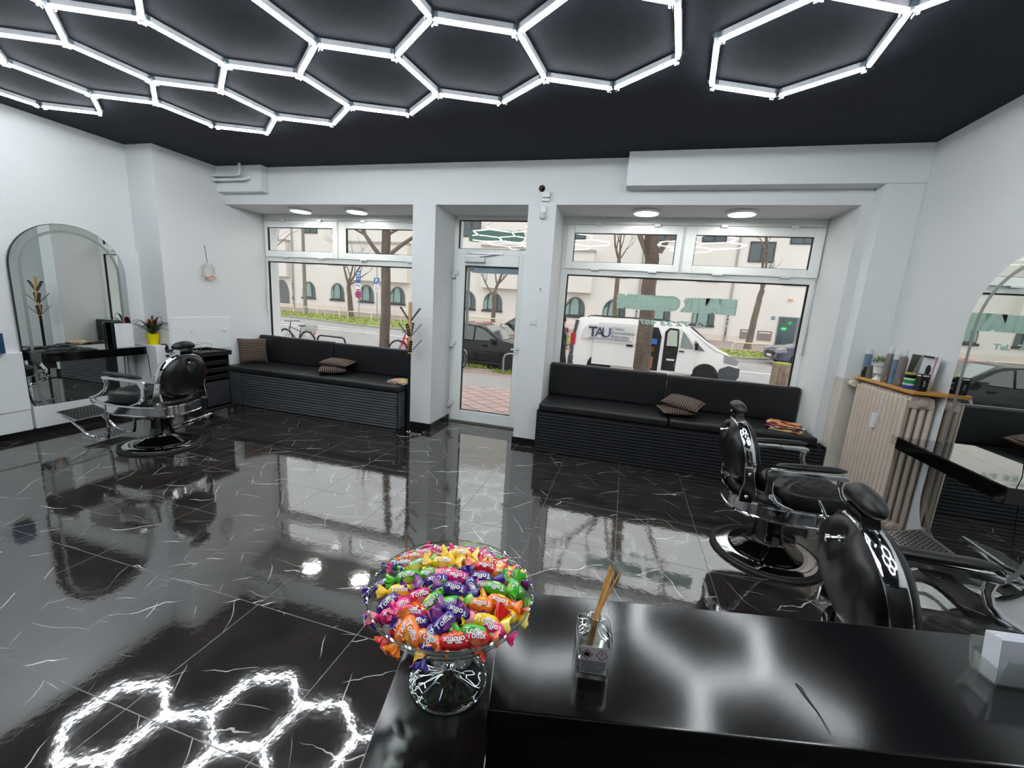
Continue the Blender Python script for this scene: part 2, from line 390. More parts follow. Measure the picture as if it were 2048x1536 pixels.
# ------------------------------------------------------------------ door
bm = BM()
frame_rect(bm, -2.25, -1.155, .0, 2.70, .055, .055, .02, .05, 5.14, 5.22)
box(bm, -2.195, -1.21, 5.14, 5.22, 2.235, 2.30)
D = struct('door_1', bm, UPVC, smooth=0, bevel=.004); D['label'] = 'white glazed entrance door with transom light'
bm = BM(); frame_rect(bm, -2.20, -1.205, .02, 2.235, .123, .16, .15, .145, 5.105, 5.18); leaf = make('door_leaf', bm, UPVC, D, smooth=0, bevel=.006)
bm = BM(); frame_rect(bm, -2.079, -1.363, .168, 2.092, .009, .007, .008, .012, 5.12, 5.16); make('gasket', bm, BLKRUB, leaf, smooth=0)
bm = BM(); box(bm, -2.077, -1.365, 5.145, 5.151, .17, 2.09); make('pane', bm, GLASS, leaf, smooth=0)
bm = BM(); box(bm, -1.99, -1.37, 5.152, 5.153, 2.005, 2.085)
make('film_strip', bm, mat('pale_blue_print_film', (150, 165, 180), .6, var=(60, .25)), leaf, smooth=0)
bm = BM(); box(bm, -2.06, -2.02, 5.152, 5.153, 1.16, 2.08); make('frosted_strip', bm, mat('frosted_film', (165, 172, 165), .6), leaf, smooth=0)
bm = BM(); tube(bm, [(-1.25, 5.10, 1.075), (-1.25, 5.05, 1.075), (-1.27, 5.04, 1.075), (-1.38, 5.04, 1.07)], .011, 10)
h = make('door_handle', bm, BRUSH, leaf)
bm = BM(); lathe(bm, [(0, 0), (.022, 0), (.022, .008), (0, .008)], 16, mt=Matrix.Translation((-1.25, 5.105, .99)) @ Matrix.Rotation(PI/2, 4, 'X')); make('lock_cylinder', bm, BRUSH, leaf)
for z in (1.985, 1.08, .26):
    bm = BM(); box(bm, -2.235, -2.16, 5.075, 5.11, z-.02, z+.035); box(bm, -2.25, -2.2, 5.08, 5.12, z-.055, z-.015); make('hinge', bm, WHITEPL, D, smooth=0, bevel=.006)
bm = BM(); box(bm, -2.07, -1.80, 5.04, 5.105, 2.13, 2.185); cl = make('door_closer', bm, WHITEPL, leaf, smooth=0, bevel=.006)
bm = BM(); tube(bm, [(-1.87, 5.06, 2.19), (-1.62, 5.10, 2.235)], .006, 6); box(bm, -2.06, -1.58, 5.09, 5.13, 2.235, 2.25); make('closer_arm', bm, BRUSH, cl, smooth=0)
bm = BM(); frame_rect(bm, -2.197, -1.208, 2.298, 2.652, .012, .008, .008, .012, 5.15, 5.18); make('gasket', bm, BLKRUB, D, smooth=0)
bm = BM(); box(bm, -2.195, -1.21, 5.17, 5.176, 2.30, 2.65); make('pane', bm, GLASS, D, smooth=0)
# shop sign foil on the transom light: a crowned shape cut from the same foil, plain
bm = BM()
prism(bm, [(-2.07, 2.40), (-2.07, 2.545), (-1.80, 2.545), (-1.62, 2.535), (-1.46, 2.53), (-1.40, 2.545), (-1.35, 2.53), (-1.325, 2.47), (-1.35, 2.42), (-1.42, 2.395), (-1.6, 2.41), (-1.68, 2.395), (-1.8, 2.415), (-1.96, 2.39)], lambda u, v, d: (u, d, v), 5.178, 5.179)
make('foil_sign', bm, FOIL, D, smooth=0)
bm = BM(); box(bm, -2.25, -1.155, 5.1, 5.42, -.03, .012); make('threshold', bm, mat('worn_stone_sill', (120, 112, 104), .7, var=(20, .3)), D, smooth=0)
# door in the back wall and a plain doorway in the wall, as the mirrors show
bm = BM(); box(bm, -3.6, -2.7, YB0, YB0+.04, 0, 2.05); D2 = struct('door_2', bm, WALLW, smooth=0, bevel=.01)
bm = BM(); frame_rect(bm, -3.7, -2.6, 0, 2.15, .1, .1, .001, .1, YB0, YB0+.055); make('door_frame', bm, WALLW, D2, smooth=0)
bm = BM(); tube(bm, [(-2.8, YB0+.04, 1.05), (-2.8, YB0+.09, 1.05), (-2.92, YB0+.09, 1.05)], .01, 8); make('door_handle', bm, BRUSH, D2)

# ------------------------------------------------------------------ ceiling honeycomb lights
EM = mat('led_tube_light', emit=TUBE, lincol=(.93, .97, 1, 1), rough=.4)
HOUS = mat('frosted_tube_housing', (200, 203, 208), .35)
CLIP = pane_mat('clear_clip_plastic', (.86, .9, .92, 1), 1.5, .12)
TH = math.radians(23.3); LE = .4755
U_ = Vector((math.cos(TH-math.radians(30)), math.sin(TH-math.radians(30)), 0))*LE*math.sqrt(3)
V_ = Vector((math.cos(TH+math.radians(30)), math.sin(TH+math.radians(30)), 0))*LE*math.sqrt(3)
def hexfix(label, c0, cells, extra=()):
    root = thing('honeycomb_light', label, 'ceiling light', (c0[0], c0[1], ZC), group=None)
    nodes = {}; edges = set()
    def nid(p):
        for k, q in nodes.items():
            if (q-p).length < .06: return k
        nodes[len(nodes)] = p; return len(nodes)-1
    for i, j in cells:
        c = Vector((0, 0, 0)) + U_*i + V_*j
        ids = [nid(c + Vector((math.cos(TH+k*PI/3), math.sin(TH+k*PI/3), 0))*LE) for k in range(6)]
        for k in range(6): edges.add(tuple(sorted((ids[k], ids[(k+1) % 6]))))
    for p, dlist in extra:
        a = nid(Vector((p[0]-c0[0], p[1]-c0[1], 0)))
        for d in dlist:
            q = nodes[a] + Vector((math.cos(math.radians(d)), math.sin(math.radians(d)), 0))*LE
            b_ = nid(q); edges.add(tuple(sorted((a, b_))))
            a = b_
    for a, b_ in sorted(edges):
        p, q = nodes[a], nodes[b_]; d = (q-p).normalized(); p = p+d*.018; q = q-d*.018; s_ = Vector((-d.y, d.x, 0))
        bm = BM()
        prism(bm, [(-.018, -.004), (.018, -.004), (.0155, -.032), (-.0155, -.032)], lambda u, v, t: tuple(p+(q-p)*t + s_*u + Vector((0, 0, v))), 0, 1)
        t = make('tube_housing', bm, HOUS, root, smooth=0)
        bm = BM()
        prism(bm, [(-.0112, -.032), (.0112, -.032), (.0105, -.042), (.006, -.047), (-.006, -.047), (-.0105, -.042)], lambda u, v, t_: tuple(p+(q-p)*t_ + s_*u + Vector((0, 0, v))), 0, 1)
        make('light_tube', bm, EM, t, smooth=40)
    deg = {}
    for a, b_ in edges:
        deg.setdefault(a, []).append(b_); deg.setdefault(b_, []).append(a)
    for k, nb in deg.items():
        bm = BM()
        for j in nb:
            d = (nodes[j]-nodes[k]).normalized(); s_ = Vector((-d.y, d.x, 0)); p = nodes[k]
            for sgn in (-1, 1):
                prism(bm, [(sgn*.0195, -.004), (sgn*.0225, -.004), (sgn*.0225, -.052), (sgn*.0195, -.052)], lambda u, v, t: tuple(p+d*t + s_*u + Vector((0, 0, v))), .006, .034)
        p = nodes[k]; lathe(bm, [(0, -.004), (.03, -.004), (.03, -.0065), (0, -.0065)], 6, c=(p.x, p.y, 0))
        make('joint_clip', bm, CLIP, root, smooth=0)
    return root
hexfix('large white LED honeycomb light spread over the left and middle of the black ceiling', (-3.262, 2.305, 0),
       [(-2, 0), (-1, 0), (0, 0), (1, 0), (2, 0), (-1, 1), (0, 1), (1, 1), (2, 1), (3, 1), (0, -1), (1, -1), (2, -1), (3, -1), (1, -2), (2, -2), (3, -2), (4, -2), (2, -3), (3, -3), (4, -3), (3, -4), (4, -4)])
hexfix('small separate LED honeycomb cell, with unseen cells added, on the right of the black ceiling', (.742, 2.915, 0), [(0, 0), (2, -2), (2, -3), (3, -3), (3, -4)],  # cells after the first are unseen, added to brighten the right wall
       extra=[((1.135, 2.62), [-36.7]), ((.69, 2.44), [263.3, 203.3])])
# round surface lights in the window recesses
def disc(x, y, label):
    t = thing('round_ceiling_light', label, 'ceiling light', (x, y, 2.70), group='round lights above the windows')
    bm = BM(); lathe(bm, [(.125, -.001), (.15, -.001), (.152, -.02), (.142, -.03), (.125, -.03), (.124, -.02), (.124, -.002)], 40); make('frame', bm, WHITEPL, t)
    bm = BM(); lathe(bm, [(0, -.027), (.08, -.0268), (.124, -.024), (.124, -.018), (0, -.018)], 40); make('diffuser', bm, mat('warm_white_diffuser', emit=DISC, lincol=(1, .98, .93, 1)), t)
disc(-4.375, 4.857, 'round white recess light above the left window, nearer the left wall')
disc(-3.511, 4.875, 'round white recess light above the left window, nearer the door')
disc(.075, 4.845, 'round white recess light above the right window, nearer the door')
disc(1.003, 4.853, 'round white recess light above the right window, nearer the radiator corner')
# ================================================================== barber chairs
def chair_proto():
    r = thing('barber_chair', 'x', 'barber chair')
    # base: black rubber ring, chrome plate, black dome, tapered column
    bm = BM(); lathe(bm, [(.30, 0), (.352, 0), (.356, .012), (.345, .022), (.325, .024), (.31, .02), (.30, .02)], 56); base = make('base', bm, BLKRUB, r)
    bm = BM(); lathe(bm, [(0, .018), (.318, .018), (.316, .026), (.285, .034), (.255, .036), (.22, .036), (0, .03)], 56); make('base_plate', bm, CHROME, base)
    bm = BM(); lathe(bm, [(.222, .036), (.236, .04), (.232, .052), (.20, .062), (.15, .082), (.115, .10), (.098, .125), (.088, .20), (.077, .305), (.085, .31), (.085, .325), (0, .325)], 48); make('column', bm, mat('black_enamel', (9, 9, 10), .1, coat=.6), r)
    bm = BM(); box(bm, -.2, .22, -.15, .15, .325, .372); make('tilt_box', bm, BLKMET, r, smooth=0, bevel=.01)
    # oval seat band
    def outline(k, grow=0.0):
        u = 2*PI*k/64; c, s = sup(u, 2.7)
        x = .055 + (c*(.365+grow) if c > 0 else c*(.375+grow)); y = s*(.285+grow)
        if c > 0: y *= 1.0 - .0*c
        return x, y
    bm = BM(); prof = [(0, .366), (.012, .364), (.014, .376), (.008, .381), (.008, .452), (.014, .457), (.012, .470), (-.004, .472), (-.008, .468), (-.008, .368)]
    rings = []
    for g, z in prof: rings.append([bm.verts.new((*outline(k, g), z)) for k in range(64)])
    for A, B in zip(rings, rings[1:]+rings[:1]):
        for k in range(64): bm.faces.new((A[k], A[(k+1) % 64], B[(k+1) % 64], B[k]))
    make('seat_band', bm, CHROME, r, smooth=45)
    bm = BM(); A = [bm.verts.new((*outline(k, -.01), .40)) for k in range(64)]; B = [bm.verts.new((*outline(k, -.01), .385)) for k in range(64)]
    bm.faces.new(A); bm.faces.new(B[::-1])
    for k in range(64): bm.faces.new((B[k], B[(k+1) % 64], A[(k+1) % 64], A[k]))
    make('seat_board', bm, BLKMET, r, smooth=0)
    # tufted seat cushion and the bolster ring behind it
    bm = BM(); cx, hx, hy = .15, .235, .235; N, K = 56, 22; rings = []
    for i in range(K+1):
        t = i/K
        if t < .25: rr = 1.0 + .03*math.sin(t/.25*PI); z = .425 + .13*(t/.25); 
        else:
            q = (t-.25)/.75; rr = (1-q)**.75 if q < 1 else 0; z = .555 + .045*(1-rr**3)
        row = []
        for k in range(N):
            c, s = sup(2*PI*k/N, 3.0); x, y = c*hx*max(rr, .001), s*hy*max(rr, .001)
            zz = z
            if t > .3:
                a, b_ = (x+y)/.075*PI, (x-y)/.075*PI; zz += .011*min(abs(math.sin(a)), 1)*abs(math.sin(b_))-.006
            row.append(bm.verts.new((cx+x, y, zz)))
        rings.append(row)
    for A, B in zip(rings, rings[1:]):
        for k in range(N): bm.faces.new((A[k], A[(k+1) % N], B[(k+1) % N], B[k]))
    bmesh.ops.remove_doubles(bm, verts=bm.verts, dist=.0006)
    bm.faces.new([v for v in rings[0] if v.is_valid][::-1])
    make('seat', bm, LEATH, r, smooth=60)
    bm = BM(); pts = [(-.05-.20*math.sin(a)*1.0, -.235*math.cos(a), .478) for a in [PI*i/16 for i in range(17)]]
    tube(bm, pts, [.03]+[.052]*15+[.03], 12); make('rear_bolster', bm, LEATH, r)
    # backrest: two leather domes with a chrome rim between, tilted
    tl = math.radians(13); bmx = Matrix.Translation((-.268, 0, .742)) @ Matrix.Rotation(-tl, 4, 'Y')
    def bout(k, n, g=0):
        u = 2*PI*k/n; c, s = sup(u, 2.2); return c*(.243+g), s*(.216+g)
    n = 56
    def dome(x0, depth, side, nm, dimple=False):
        bm = BM(); rings = []; L = 12
        for i in range(L+1):
            t = i/L; ang = t*PI/2; g = -.006
            sc_ = math.cos(ang)**.62 if t < 1 else 0.0; xx = x0 + side*depth*math.sin(ang)**.9
            row = []
            for k in range(n):
                y, z = bout(k, n, g); y *= max(sc_, .002); z *= max(sc_, .002); x_ = xx
                if dimple:
                    d = math.hypot(y, z-.150); x_ -= side*.05*math.exp(-(d/.05)**2)
                    if abs(y) < .2: x_ += side*.004*math.sin(y*60+z*30)*math.exp(-((z-.09)/.11)**2)
                row.append(bm.verts.new((x_, y, z)))
            rings.append(row)
        for A, B in zip(rings, rings[1:]):
            for k in range(n): bm.faces.new((A[k], A[(k+1) % n], B[(k+1) % n], B[k]))
        bmesh.ops.remove_doubles(bm, verts=bm.verts, dist=.0007)
        return make(nm, bm, LEATH, r, smooth=60, mtx=bmx)
    dome(-.026, .085, -1, 'rear_cushion', True)
    dome(.026, .062, 1, 'backrest')
    bm = BM(); rings = []
    for g, x in [(-.012, -.030), (.004, -.031), (.009, -.024), (.009, .024), (.004, .031), (-.012, .030)]:
        rings.append([bm.verts.new((x, *bout(k, n, g))) for k in range(n)])
    for A, B in zip(rings, rings[1:]+rings[:1]):
        for k in range(n): bm.faces.new((A[k], A[(k+1) % n], B[(k+1) % n], B[k]))
    rim = make('chrome_rim', bm, CHROME, r, smooth=45, mtx=bmx)
    bm = BM(); lathe(bm, [(0, 0), (.014, 0), (.014, .018), (.008, .024), (.008, .042), (.014, .046), (.014, .06), (0, .062)], 16, mt=Matrix.Translation((-.055, 0, .150)) @ Matrix.Rotation(-PI/2, 4, 'Y')); make('headrest_screw', bm, CHROME, r, mtx=bmx)
    # brackets from the band to the backrest
    for s in (-1, 1):
        bm = BM(); prism(bm, [(-.30, .46), (-.22, .46), (-.20, .52), (-.225, .62), (-.245, .70), (-.30, .70), (-.285, .60), (-.30, .53)], lambda u, v, d: (u, d, v), s*.236, s*.256)
        b_ = make('back_bracket', bm, CHROME, r, smooth=0, bevel=.004)
        for zz, xx in ((.655, -.262), (.50, -.26)):
            bm = BM(); lathe(bm, [(0, 0), (.012, 0), (.012, .006), (.006, .012), (0, .012)], 12, mt=Matrix.Translation((xx, s*.256, zz)) @ Matrix.Rotation(-s*PI/2, 4, 'X')); make('bolt', bm, CHROME, b_)
    # headrest with its chrome sleeve
    bm = BM(); box(bm, -.022, .022, -.065, .065, .212, .262); hb = make('headrest_sleeve', bm, BLKLAC, r, smooth=0, mtx=bmx)
    bm = BM()
    for s in (-1, 1): box(bm, -.026, .026, s*.065-.005, s*.065+.005, .209, .267)
    box(bm, -.027, -.02, -.07, .07, .256, .267); box(bm, -.027, -.02, -.07, .07, .209, .216)
    make('sleeve_trim', bm, CHROME, hb, smooth=0)
    bm = BM(); L = 16; rings = []
    for i in range(L+1):
        y = -.122 + .244*i/L; q = abs(y)/.122; sc_ = (1-q**3.2)**.5 if q < 1 else .0; sc_ = max(sc_, .12)
        rings.append([bm.verts.new((.008+math.cos(2*PI*k/16)*.042*sc_ + (.01*(1-sc_)), y, .308 + math.sin(2*PI*k/16)*.037*sc_ - .018*q*q)) for k in range(16)])
    for A, B in zip(rings, rings[1:]):
        for k in range(16): bm.faces.new((A[k], A[(k+1) % 16], B[(k+1) % 16], B[k]))
    bm.faces.new(rings[0]); bm.faces.new(rings[-1][::-1])
    make('headrest', bm, LEATH, r, smooth=60, mtx=bmx)
    # armrests
    for s in (-1, 1):
        y = s*.275
        bm = BM(); prism(bm, [(-.155, .722), (.24, .738), (.268, .73), (.27, .712), (.24, .700), (.19, .705), (.05, .70), (-.10, .69), (-.13, .64), (-.125, .575), (-.10, .53), (-.15, .52), (-.165, .56), (-.17, .63), (-.18, .70)], lambda u, v, d: (u, d, v), y-.016, y+.016)
        arm = make('armrest', bm, CHROME, r, smooth=0, bevel=.006)
        bm = BM(); rings = []
        for i in range(13):
            x = -.135 + .385*i/12; q = abs(i/12*2-1); sc_ = max((1-q**5)**.5, .25)
            rings.append([bm.verts.new((x, y + math.cos(2*PI*k/12)*.036*sc_, .757 + math.sin(2*PI*k/12)*.02*sc_ + .022*(x+.13)/.385 - .012)) for k in range(12)])
        for A, B in zip(rings, rings[1:]):
            for k in range(12): bm.faces.new((A[k], A[(k+1) % 12], B[(k+1) % 12], B[k]))
        bm.faces.new(rings[0]); bm.faces.new(rings[-1][::-1])
        make('arm_pad', bm, LEATH, arm, smooth=60)
        bm = BM(); tube(bm, [(.235, y, .705), (.232, y, .66), (.25, y, .61), (.29, y+s*.01, .565), (.345, y+s*.015, .535), (.385, y+s*.012, .515), (.40, y+s*.005, .49), (.385, y, .465)], [.022, .017, .016, .018, .017, .018, .02, .018], 12); make('arm_post', bm, CHROME, arm)
        bm = BM(); tube(bm, [(.385, y+s*.012, .515), (.33, y+s*.03, .49), (.24, y+s*.028, .475), (.15, y+s*.018, .468)], [.016, .012, .010, .006], 10); lathe(bm, [(0, -.02), (.014, -.016), (.02, 0), (.014, .016), (0, .02)], 14, c=(.39, y+s*.014, .52)); make('scroll', bm, CHROME, arm)
        bm = BM(); tube(bm, [(-.12, y, .535), (-.10, y+s*.012, .505), (-.05, y+s*.02, .485), (.0, y+s*.016, .472)], [.018, .014, .01, .007], 10); lathe(bm, [(0, -.018), (.013, -.014), (.018, 0), (.013, .014), (0, .018)], 14, c=(-.13, y+s*.012, .54)); make('rear_scroll', bm, CHROME, arm)
    # footrest
    for s in (-1, 1):
        bm = BM(); tube(bm, [(.36, s*.13, .40), (.43, s*.13, .36), (.455, s*.13, .30), (.46, s*.13, .12), (.475, s*.13, .055), (.55, s*.13, .045)], .014, 8)
        tube(bm, [(.62, s*.13, .055), (.70, s*.135, .075), (.76, s*.135, .13), (.82, s*.135, .165), (.88, s*.135, .215), (.955, s*.135, .245)], [.011, .012, .014, .011, .012, .009], 8)
        make('footrest_arm', bm, CHROME, r)
    def footplate(x0, x1, z0, z1, hw, nm):
        L = x1-x0; a = math.atan2(z1-z0, L); mt = Matrix.Translation((x0, 0, z0)) @ Matrix.Rotation(-a, 4, 'Y')
        LL = math.hypot(L, z1-z0)
        bm = BM(); box(bm, 0, LL, -hw, hw, 0, .012); p = make(nm, bm, mat('cast_foot_plate', (196, 198, 200), .28, 1), r, smooth=0, bevel=.01, mtx=mt)
        bm = BM(); nx, ny = int(LL/.026), int(2*hw/.034)
        for i in range(nx):
            for j in range(ny):
                xx = .02 + (LL-.04)*(i+.5)/nx; yy = -hw+.02 + (2*hw-.04)*(j+.5+(.25 if i % 2 else -.25))/ny
                a_ = random.uniform(-.5, .5) + (.7 if (i+j) % 2 else -.3)
                lathe(bm, [(0, .0131), (.009, .0135), (.0105, .0125)], 8, c=(0, 0, 0), sx=1.0, sy_=.62, mt=Matrix.Translation((xx, yy, 0)) @ Matrix.Rotation(a_, 4, 'Z'))
        make('cast_pattern', bm, BLKMET, p, smooth=0)
        return p
    footplate(.76, .985, .215, .285, .17, 'calf_plate')
    footplate(.50, .72, .03, .045, .17, 'foot_plate')
    # pump lever and recline lever
    bm = BM(); tube(bm, [(.03, -.085, .10), (-.10, -.20, .165), (-.21, -.30, .235)], .007, 8); tube(bm, [(-.21, -.30, .235), (-.245, -.335, .262), (-.262, -.33, .268), (-.25, -.30, .262), (-.10, -.16, .20), (-.02, -.08, .17)], [.012, .013, .012, .008, .006, .006], 8)
    make('pump_lever', bm, CHROME, r)
    bm = BM(); tube(bm, [(.16, -.30, .355), (.165, -.335, .36), (.175, -.34, .42), (.165, -.34, .48), (.13, -.34, .545), (.11, -.34, .58)], [.01, .012, .014, .013, .010, .006], 10)
    make('recline_lever', bm, CHROME, r)
    return r
CH = chair_proto()
def put_chair(o, x, y, deg, label):
    o.location = (x, y, 0); o.rotation_euler = (0, 0, math.radians(deg)); o['label'] = label; o['group'] = 'black and chrome barber chairs'
    return o
ch2 = copy_tree(CH); ch3 = copy_tree(CH)
put_chair(CH, -4.43, 2.94, 189, 'black leather and chrome barber chair turned to the mirror on the left wall')
put_chair(ch2, 1.134, 3.09, 1, 'side-on black and chrome barber chair between the right bench and right wall mirror')
put_chair(ch3, 1.205, 1.615, -5, 'nearest black leather barber chair just beyond the reception counter, seen from behind')

# ================================================================== benches
def rcush(bm, x0, x1, y0, y1, z0, z1, r=.03, puff=.012, nx=14, ny=10):
    """box cushion with rounded rims and a slightly puffed top / front"""
    vs_ = box(bm, x0, x1, y0, y1, z0, z1)
def cushion(name, x0, x1, y0, y1, z0, z1, parent, m=VINYL, bev=.028):
    bm = BM(); box(bm, x0, x1, y0, y1, z0, z1)
    ex = [e for e in bm.edges]
    bmesh.ops.bevel(bm, geom=ex, offset=bev, segments=4, profile=.6, affect='EDGES')
    bmesh.ops.subdivide_edges(bm, edges=[e for e in bm.edges if e.calc_length() > .3], cuts=10, use_grid_fill=True)
    for v in bm.verts:
        n_ = noise.noise(v.co*3.1)*.004
        v.co.z += n_; v.co.y += n_*.6
    return make(name, bm, m, parent, smooth=50)
# left bench
b = thing('bench', 'black upholstered bench with charcoal slatted front under the left window', 'bench', (-3.97, 4.75, 0), group=None)
bx = -3.97; by = 4.75
def sh(o): o.location = (-bx0, -by0, 0); return o
def sub(name, bm, m, parent, **k):
    off = parent.location
    o = make(name, bm, m, parent, **k); o.location = (-off.x, -off.y, -off.z); return o
bm = BM(); box(bm, -5.325, -2.62, 4.435, 5.135, .0, .475); sub('bench_box', bm, SHADOWGAP, b, smooth=0)
bm = BM()
nz = 13
for i in range(nz):
    z = .012+i*(.462/nz); box(bm, -5.06, -2.63, 4.412, 4.436, z, z+.0235)
sub('front_slats', bm, SLAT, b, smooth=0)
bm = BM()
for i in range(6):
    x = -5.325+i*.043; box(bm, x, x+.03, 4.405+.0*i, 4.43, .01, .47)
sub('corner_slats', bm, SLAT, b, smooth=0)
bm = BM()
for i in range(4):
    y = 4.438+i*.034; box(bm, -2.622, -2.604, y, y+.024, .01, .472)
sub('side_slats', bm, SLAT, b, smooth=0)
for o_ in (cushion('seat_cushion', -5.32, -4.035, 4.395, 5.10, .478, .552, b), cushion('seat_cushion', -4.03, -2.60, 4.395, 5.10, .478, .552, b),
           cushion('back_cushion', -5.32, -4.015, 4.985, 5.075, .552, .945, b), cushion('back_cushion', -4.005, -2.57, 4.985, 5.075, .552, .935, b)):
    o_.location = (3.97, -4.75, 0)
# right bench
b2 = thing('bench', 'black upholstered bench with black slatted front under the right window', 'bench', (.55, 4.75, 0))
bm = BM(); box(bm, -.845, 1.96, 4.455, 4.56, .0, .475); box(bm, -.845, 1.895, 4.56, 5.135, 0, .475); sub('bench_box', bm, SHADOWGAP, b2, smooth=0)
bm = BM(); box(bm, -.862, -.846, 4.43, 4.565, .0, .485); sub('end_panel', bm, BLKPL, b2, smooth=0)
bm = BM(); box(bm, 1.955, 1.971, 4.43, 4.565, 0, .485); sub('end_panel', bm, BLKPL, b2, smooth=0)
bm = BM()
for i in range(13):
    z = .012+i*(.458/13); box(bm, -.845, 1.955, 4.432, 4.456, z, z+.0235)
sub('front_slats', bm, SLATD, b2, smooth=0)
for o_ in (cushion('seat_cushion', -.845, .535, 4.415, 5.10, .487, .565, b2), cushion('seat_cushion', .545, 1.89, 4.415, 5.10, .487, .565, b2),
           cushion('back_cushion', -.84, .525, 4.985, 5.075, .565, .965, b2), cushion('back_cushion', .535, 1.885, 4.985, 5.075, .565, .955, b2)):
    o_.location = (-.55, -4.75, 0)
# striped pillows
def stripe_mat():
    m = mat('brown_striped_cloth', (60, 50, 46), .85); n = m.node_tree; b_ = n.nodes['Principled BSDF']
    t = n.nodes.new('ShaderNodeTexCoord'); wv = n.nodes.new('ShaderNodeTexWave'); wv.wave_type = 'BANDS'; wv.bands_direction = 'X'
    wv.inputs['Scale'].default_value = 13; wv.inputs['Distortion'].default_value = .6; wv.inputs['Detail'].default_value = 1
    r = n.nodes.new('ShaderNodeValToRGB'); r.color_ramp.elements[0].position = .35; r.color_ramp.elements[0].color = lin((30, 26, 27)); r.color_ramp.elements[1].position = .75; r.color_ramp.elements[1].color = lin((118, 98, 86))
    n.links.new(t.outputs['Object'], wv.inputs[0]); n.links.new(wv.outputs[0], r.inputs[0]); n.links.new(r.outputs[0], b_.inputs['Base Color']); return m
STR = stripe_mat()
def pillow(label, mtx, w_=.40, h_=.34, th=.10, group='striped pillows on the left bench'):
    bm = BM(); N = 18; top, bot = {}, {}
    for i in range(N+1):
        for j in range(N+1):
            u, v = i/N*2-1, j/N*2-1
            e = max((1-abs(u)**2.6)*(1-abs(v)**2.6), 0)**.5
            pin = 1 - .10*(1-abs(u*v))*(abs(u)**3*abs(v)**0*(1-abs(v)**2)+abs(v)**3*(1-abs(u)**2))
            x, y = u*w_/2*(1-.07*(1-abs(v))*0 - .06*(1-v*v)*abs(u)**4), v*h_/2*(1-.06*(1-u*u)*abs(v)**4)
            wv = .006*noise.noise(Vector((u*2, v*2, len(label))))
            top[i, j] = bm.verts.new((x, y, th/2*e+wv)); 
            bot[i, j] = top[i, j] if (i in (0, N) or j in (0, N)) else bm.verts.new((x, y, -th/2*e+wv))
    for i in range(N):
        for j in range(N):
            bm.faces.new((top[i, j], top[i+1, j], top[i+1, j+1], top[i, j+1])); bm.faces.new((bot[i, j], bot[i, j+1], bot[i+1, j+1], bot[i+1, j]))
    o = make('pillow', bm, STR, smooth=70); o.matrix_world = mtx; return tag(o, label, 'pillow', group)
def MT(x, y, z, rx=0, ry=0, rz=0):
    return Matrix.Translation((x, y, z)) @ Matrix.Rotation(math.radians(rz), 4, 'Z') @ Matrix.Rotation(math.radians(ry), 4, 'Y') @ Matrix.Rotation(math.radians(rx), 4, 'X')
pillow('brown striped pillow propped upright in the corner of the left bench', MT(-5.19, 4.75, .737, 80, 0, 60) @ Matrix.Rotation(PI/2, 4, 'Z'), .36, .37, .11)
pillow('lower of the two brown striped pillows lying in the middle of the left bench', MT(-3.79, 4.70, .609, 0, 0, 38), .36, .32, .10)
pillow('upper of the two brown striped pillows lying in the middle of the left bench', MT(-3.76, 4.78, .70, 4, 3, 8), .40, .30, .085)
pillow('lower of the two brown striped pillows lying in the middle of the right bench', MT(.62, 4.70, .612, 0, 0, 12), .36, .32, .08, 'striped pillows on the right bench')
pillow('upper, tilted one of the two brown striped pillows on the right bench', MT(.70, 4.745, .70, 8, 7, -24), .40, .33, .10, 'striped pillows on the right bench')
# magazines
def magazine(label, x, y, z, rz, cols, w_=.21, h_=.285, group='magazines on the right bench', th=.006, name='magazine'):
    key = 'mag_'+'_'.join('%d' % c for c in cols[0])
    m = mat('cover_'+key, cols[0], .3); n = m.node_tree
    if not n.nodes.get('vc'):
        v = n.nodes.new('ShaderNodeTexVoronoi'); v.name = 'vc'; v.inputs['Scale'].default_value = 16; t = n.nodes.new('ShaderNodeTexCoord'); r = n.nodes.new('ShaderNodeValToRGB')
        while len(r.color_ramp.elements) < len(cols): r.color_ramp.elements.new(.5)
        for i, c in enumerate(cols): r.color_ramp.elements[i].position = i/len(cols); r.color_ramp.elements[i].color = lin(c)
        r.color_ramp.interpolation = 'CONSTANT'
        s_ = n.nodes.new('ShaderNodeSeparateColor'); n.links.new(t.outputs['Object'], v.inputs['Vector']); n.links.new(v.outputs['Color'], s_.inputs[0]); n.links.new(s_.outputs[0], r.inputs[0]); n.links.new(r.outputs[0], n.nodes['Principled BSDF'].inputs['Base Color'])
    bm = BM(); N = 8
    for sgn, t0, t1 in ((0, 0, th),):
        g = [[None]*(N+1) for _ in range(2)]
        for k, zz in enumerate((t0, t1)):
            for i in range(N+1):
                u = i/N; curl = .006*math.sin(u*PI)+.01*max(0, u-.7)
                g[k][i] = (bm.verts.new((-w_/2+u*w_, -h_/2, zz+curl*.6)), bm.verts.new((-w_/2+u*w_, h_/2, zz+curl*.6)))
        for i in range(N):
            a, b_ = g[0][i], g[0][i+1]; c, d = g[1][i], g[1][i+1]
            bm.faces.new((a[0], a[1], b_[1], b_[0])); bm.faces.new((c[0], d[0], d[1], c[1])); bm.faces.new((a[0], b_[0], d[0], c[0])); bm.faces.new((a[1], c[1], d[1], b_[1]))
        bm.faces.new((g[0][0][0], g[1][0][0], g[1][0][1], g[0][0][1])); bm.faces.new((g[0][N][0], g[0][N][1], g[1][N][1], g[1][N][0]))
    o = make(name, bm, m, smooth=30); o.location = (x, y, z); o.rotation_euler = (0, 0, math.radians(rz)); return tag(o, label, 'magazine', group)
O_ = [(214, 110, 60), (235, 160, 100), (120, 40, 50), (60, 60, 140), (240, 200, 160)]
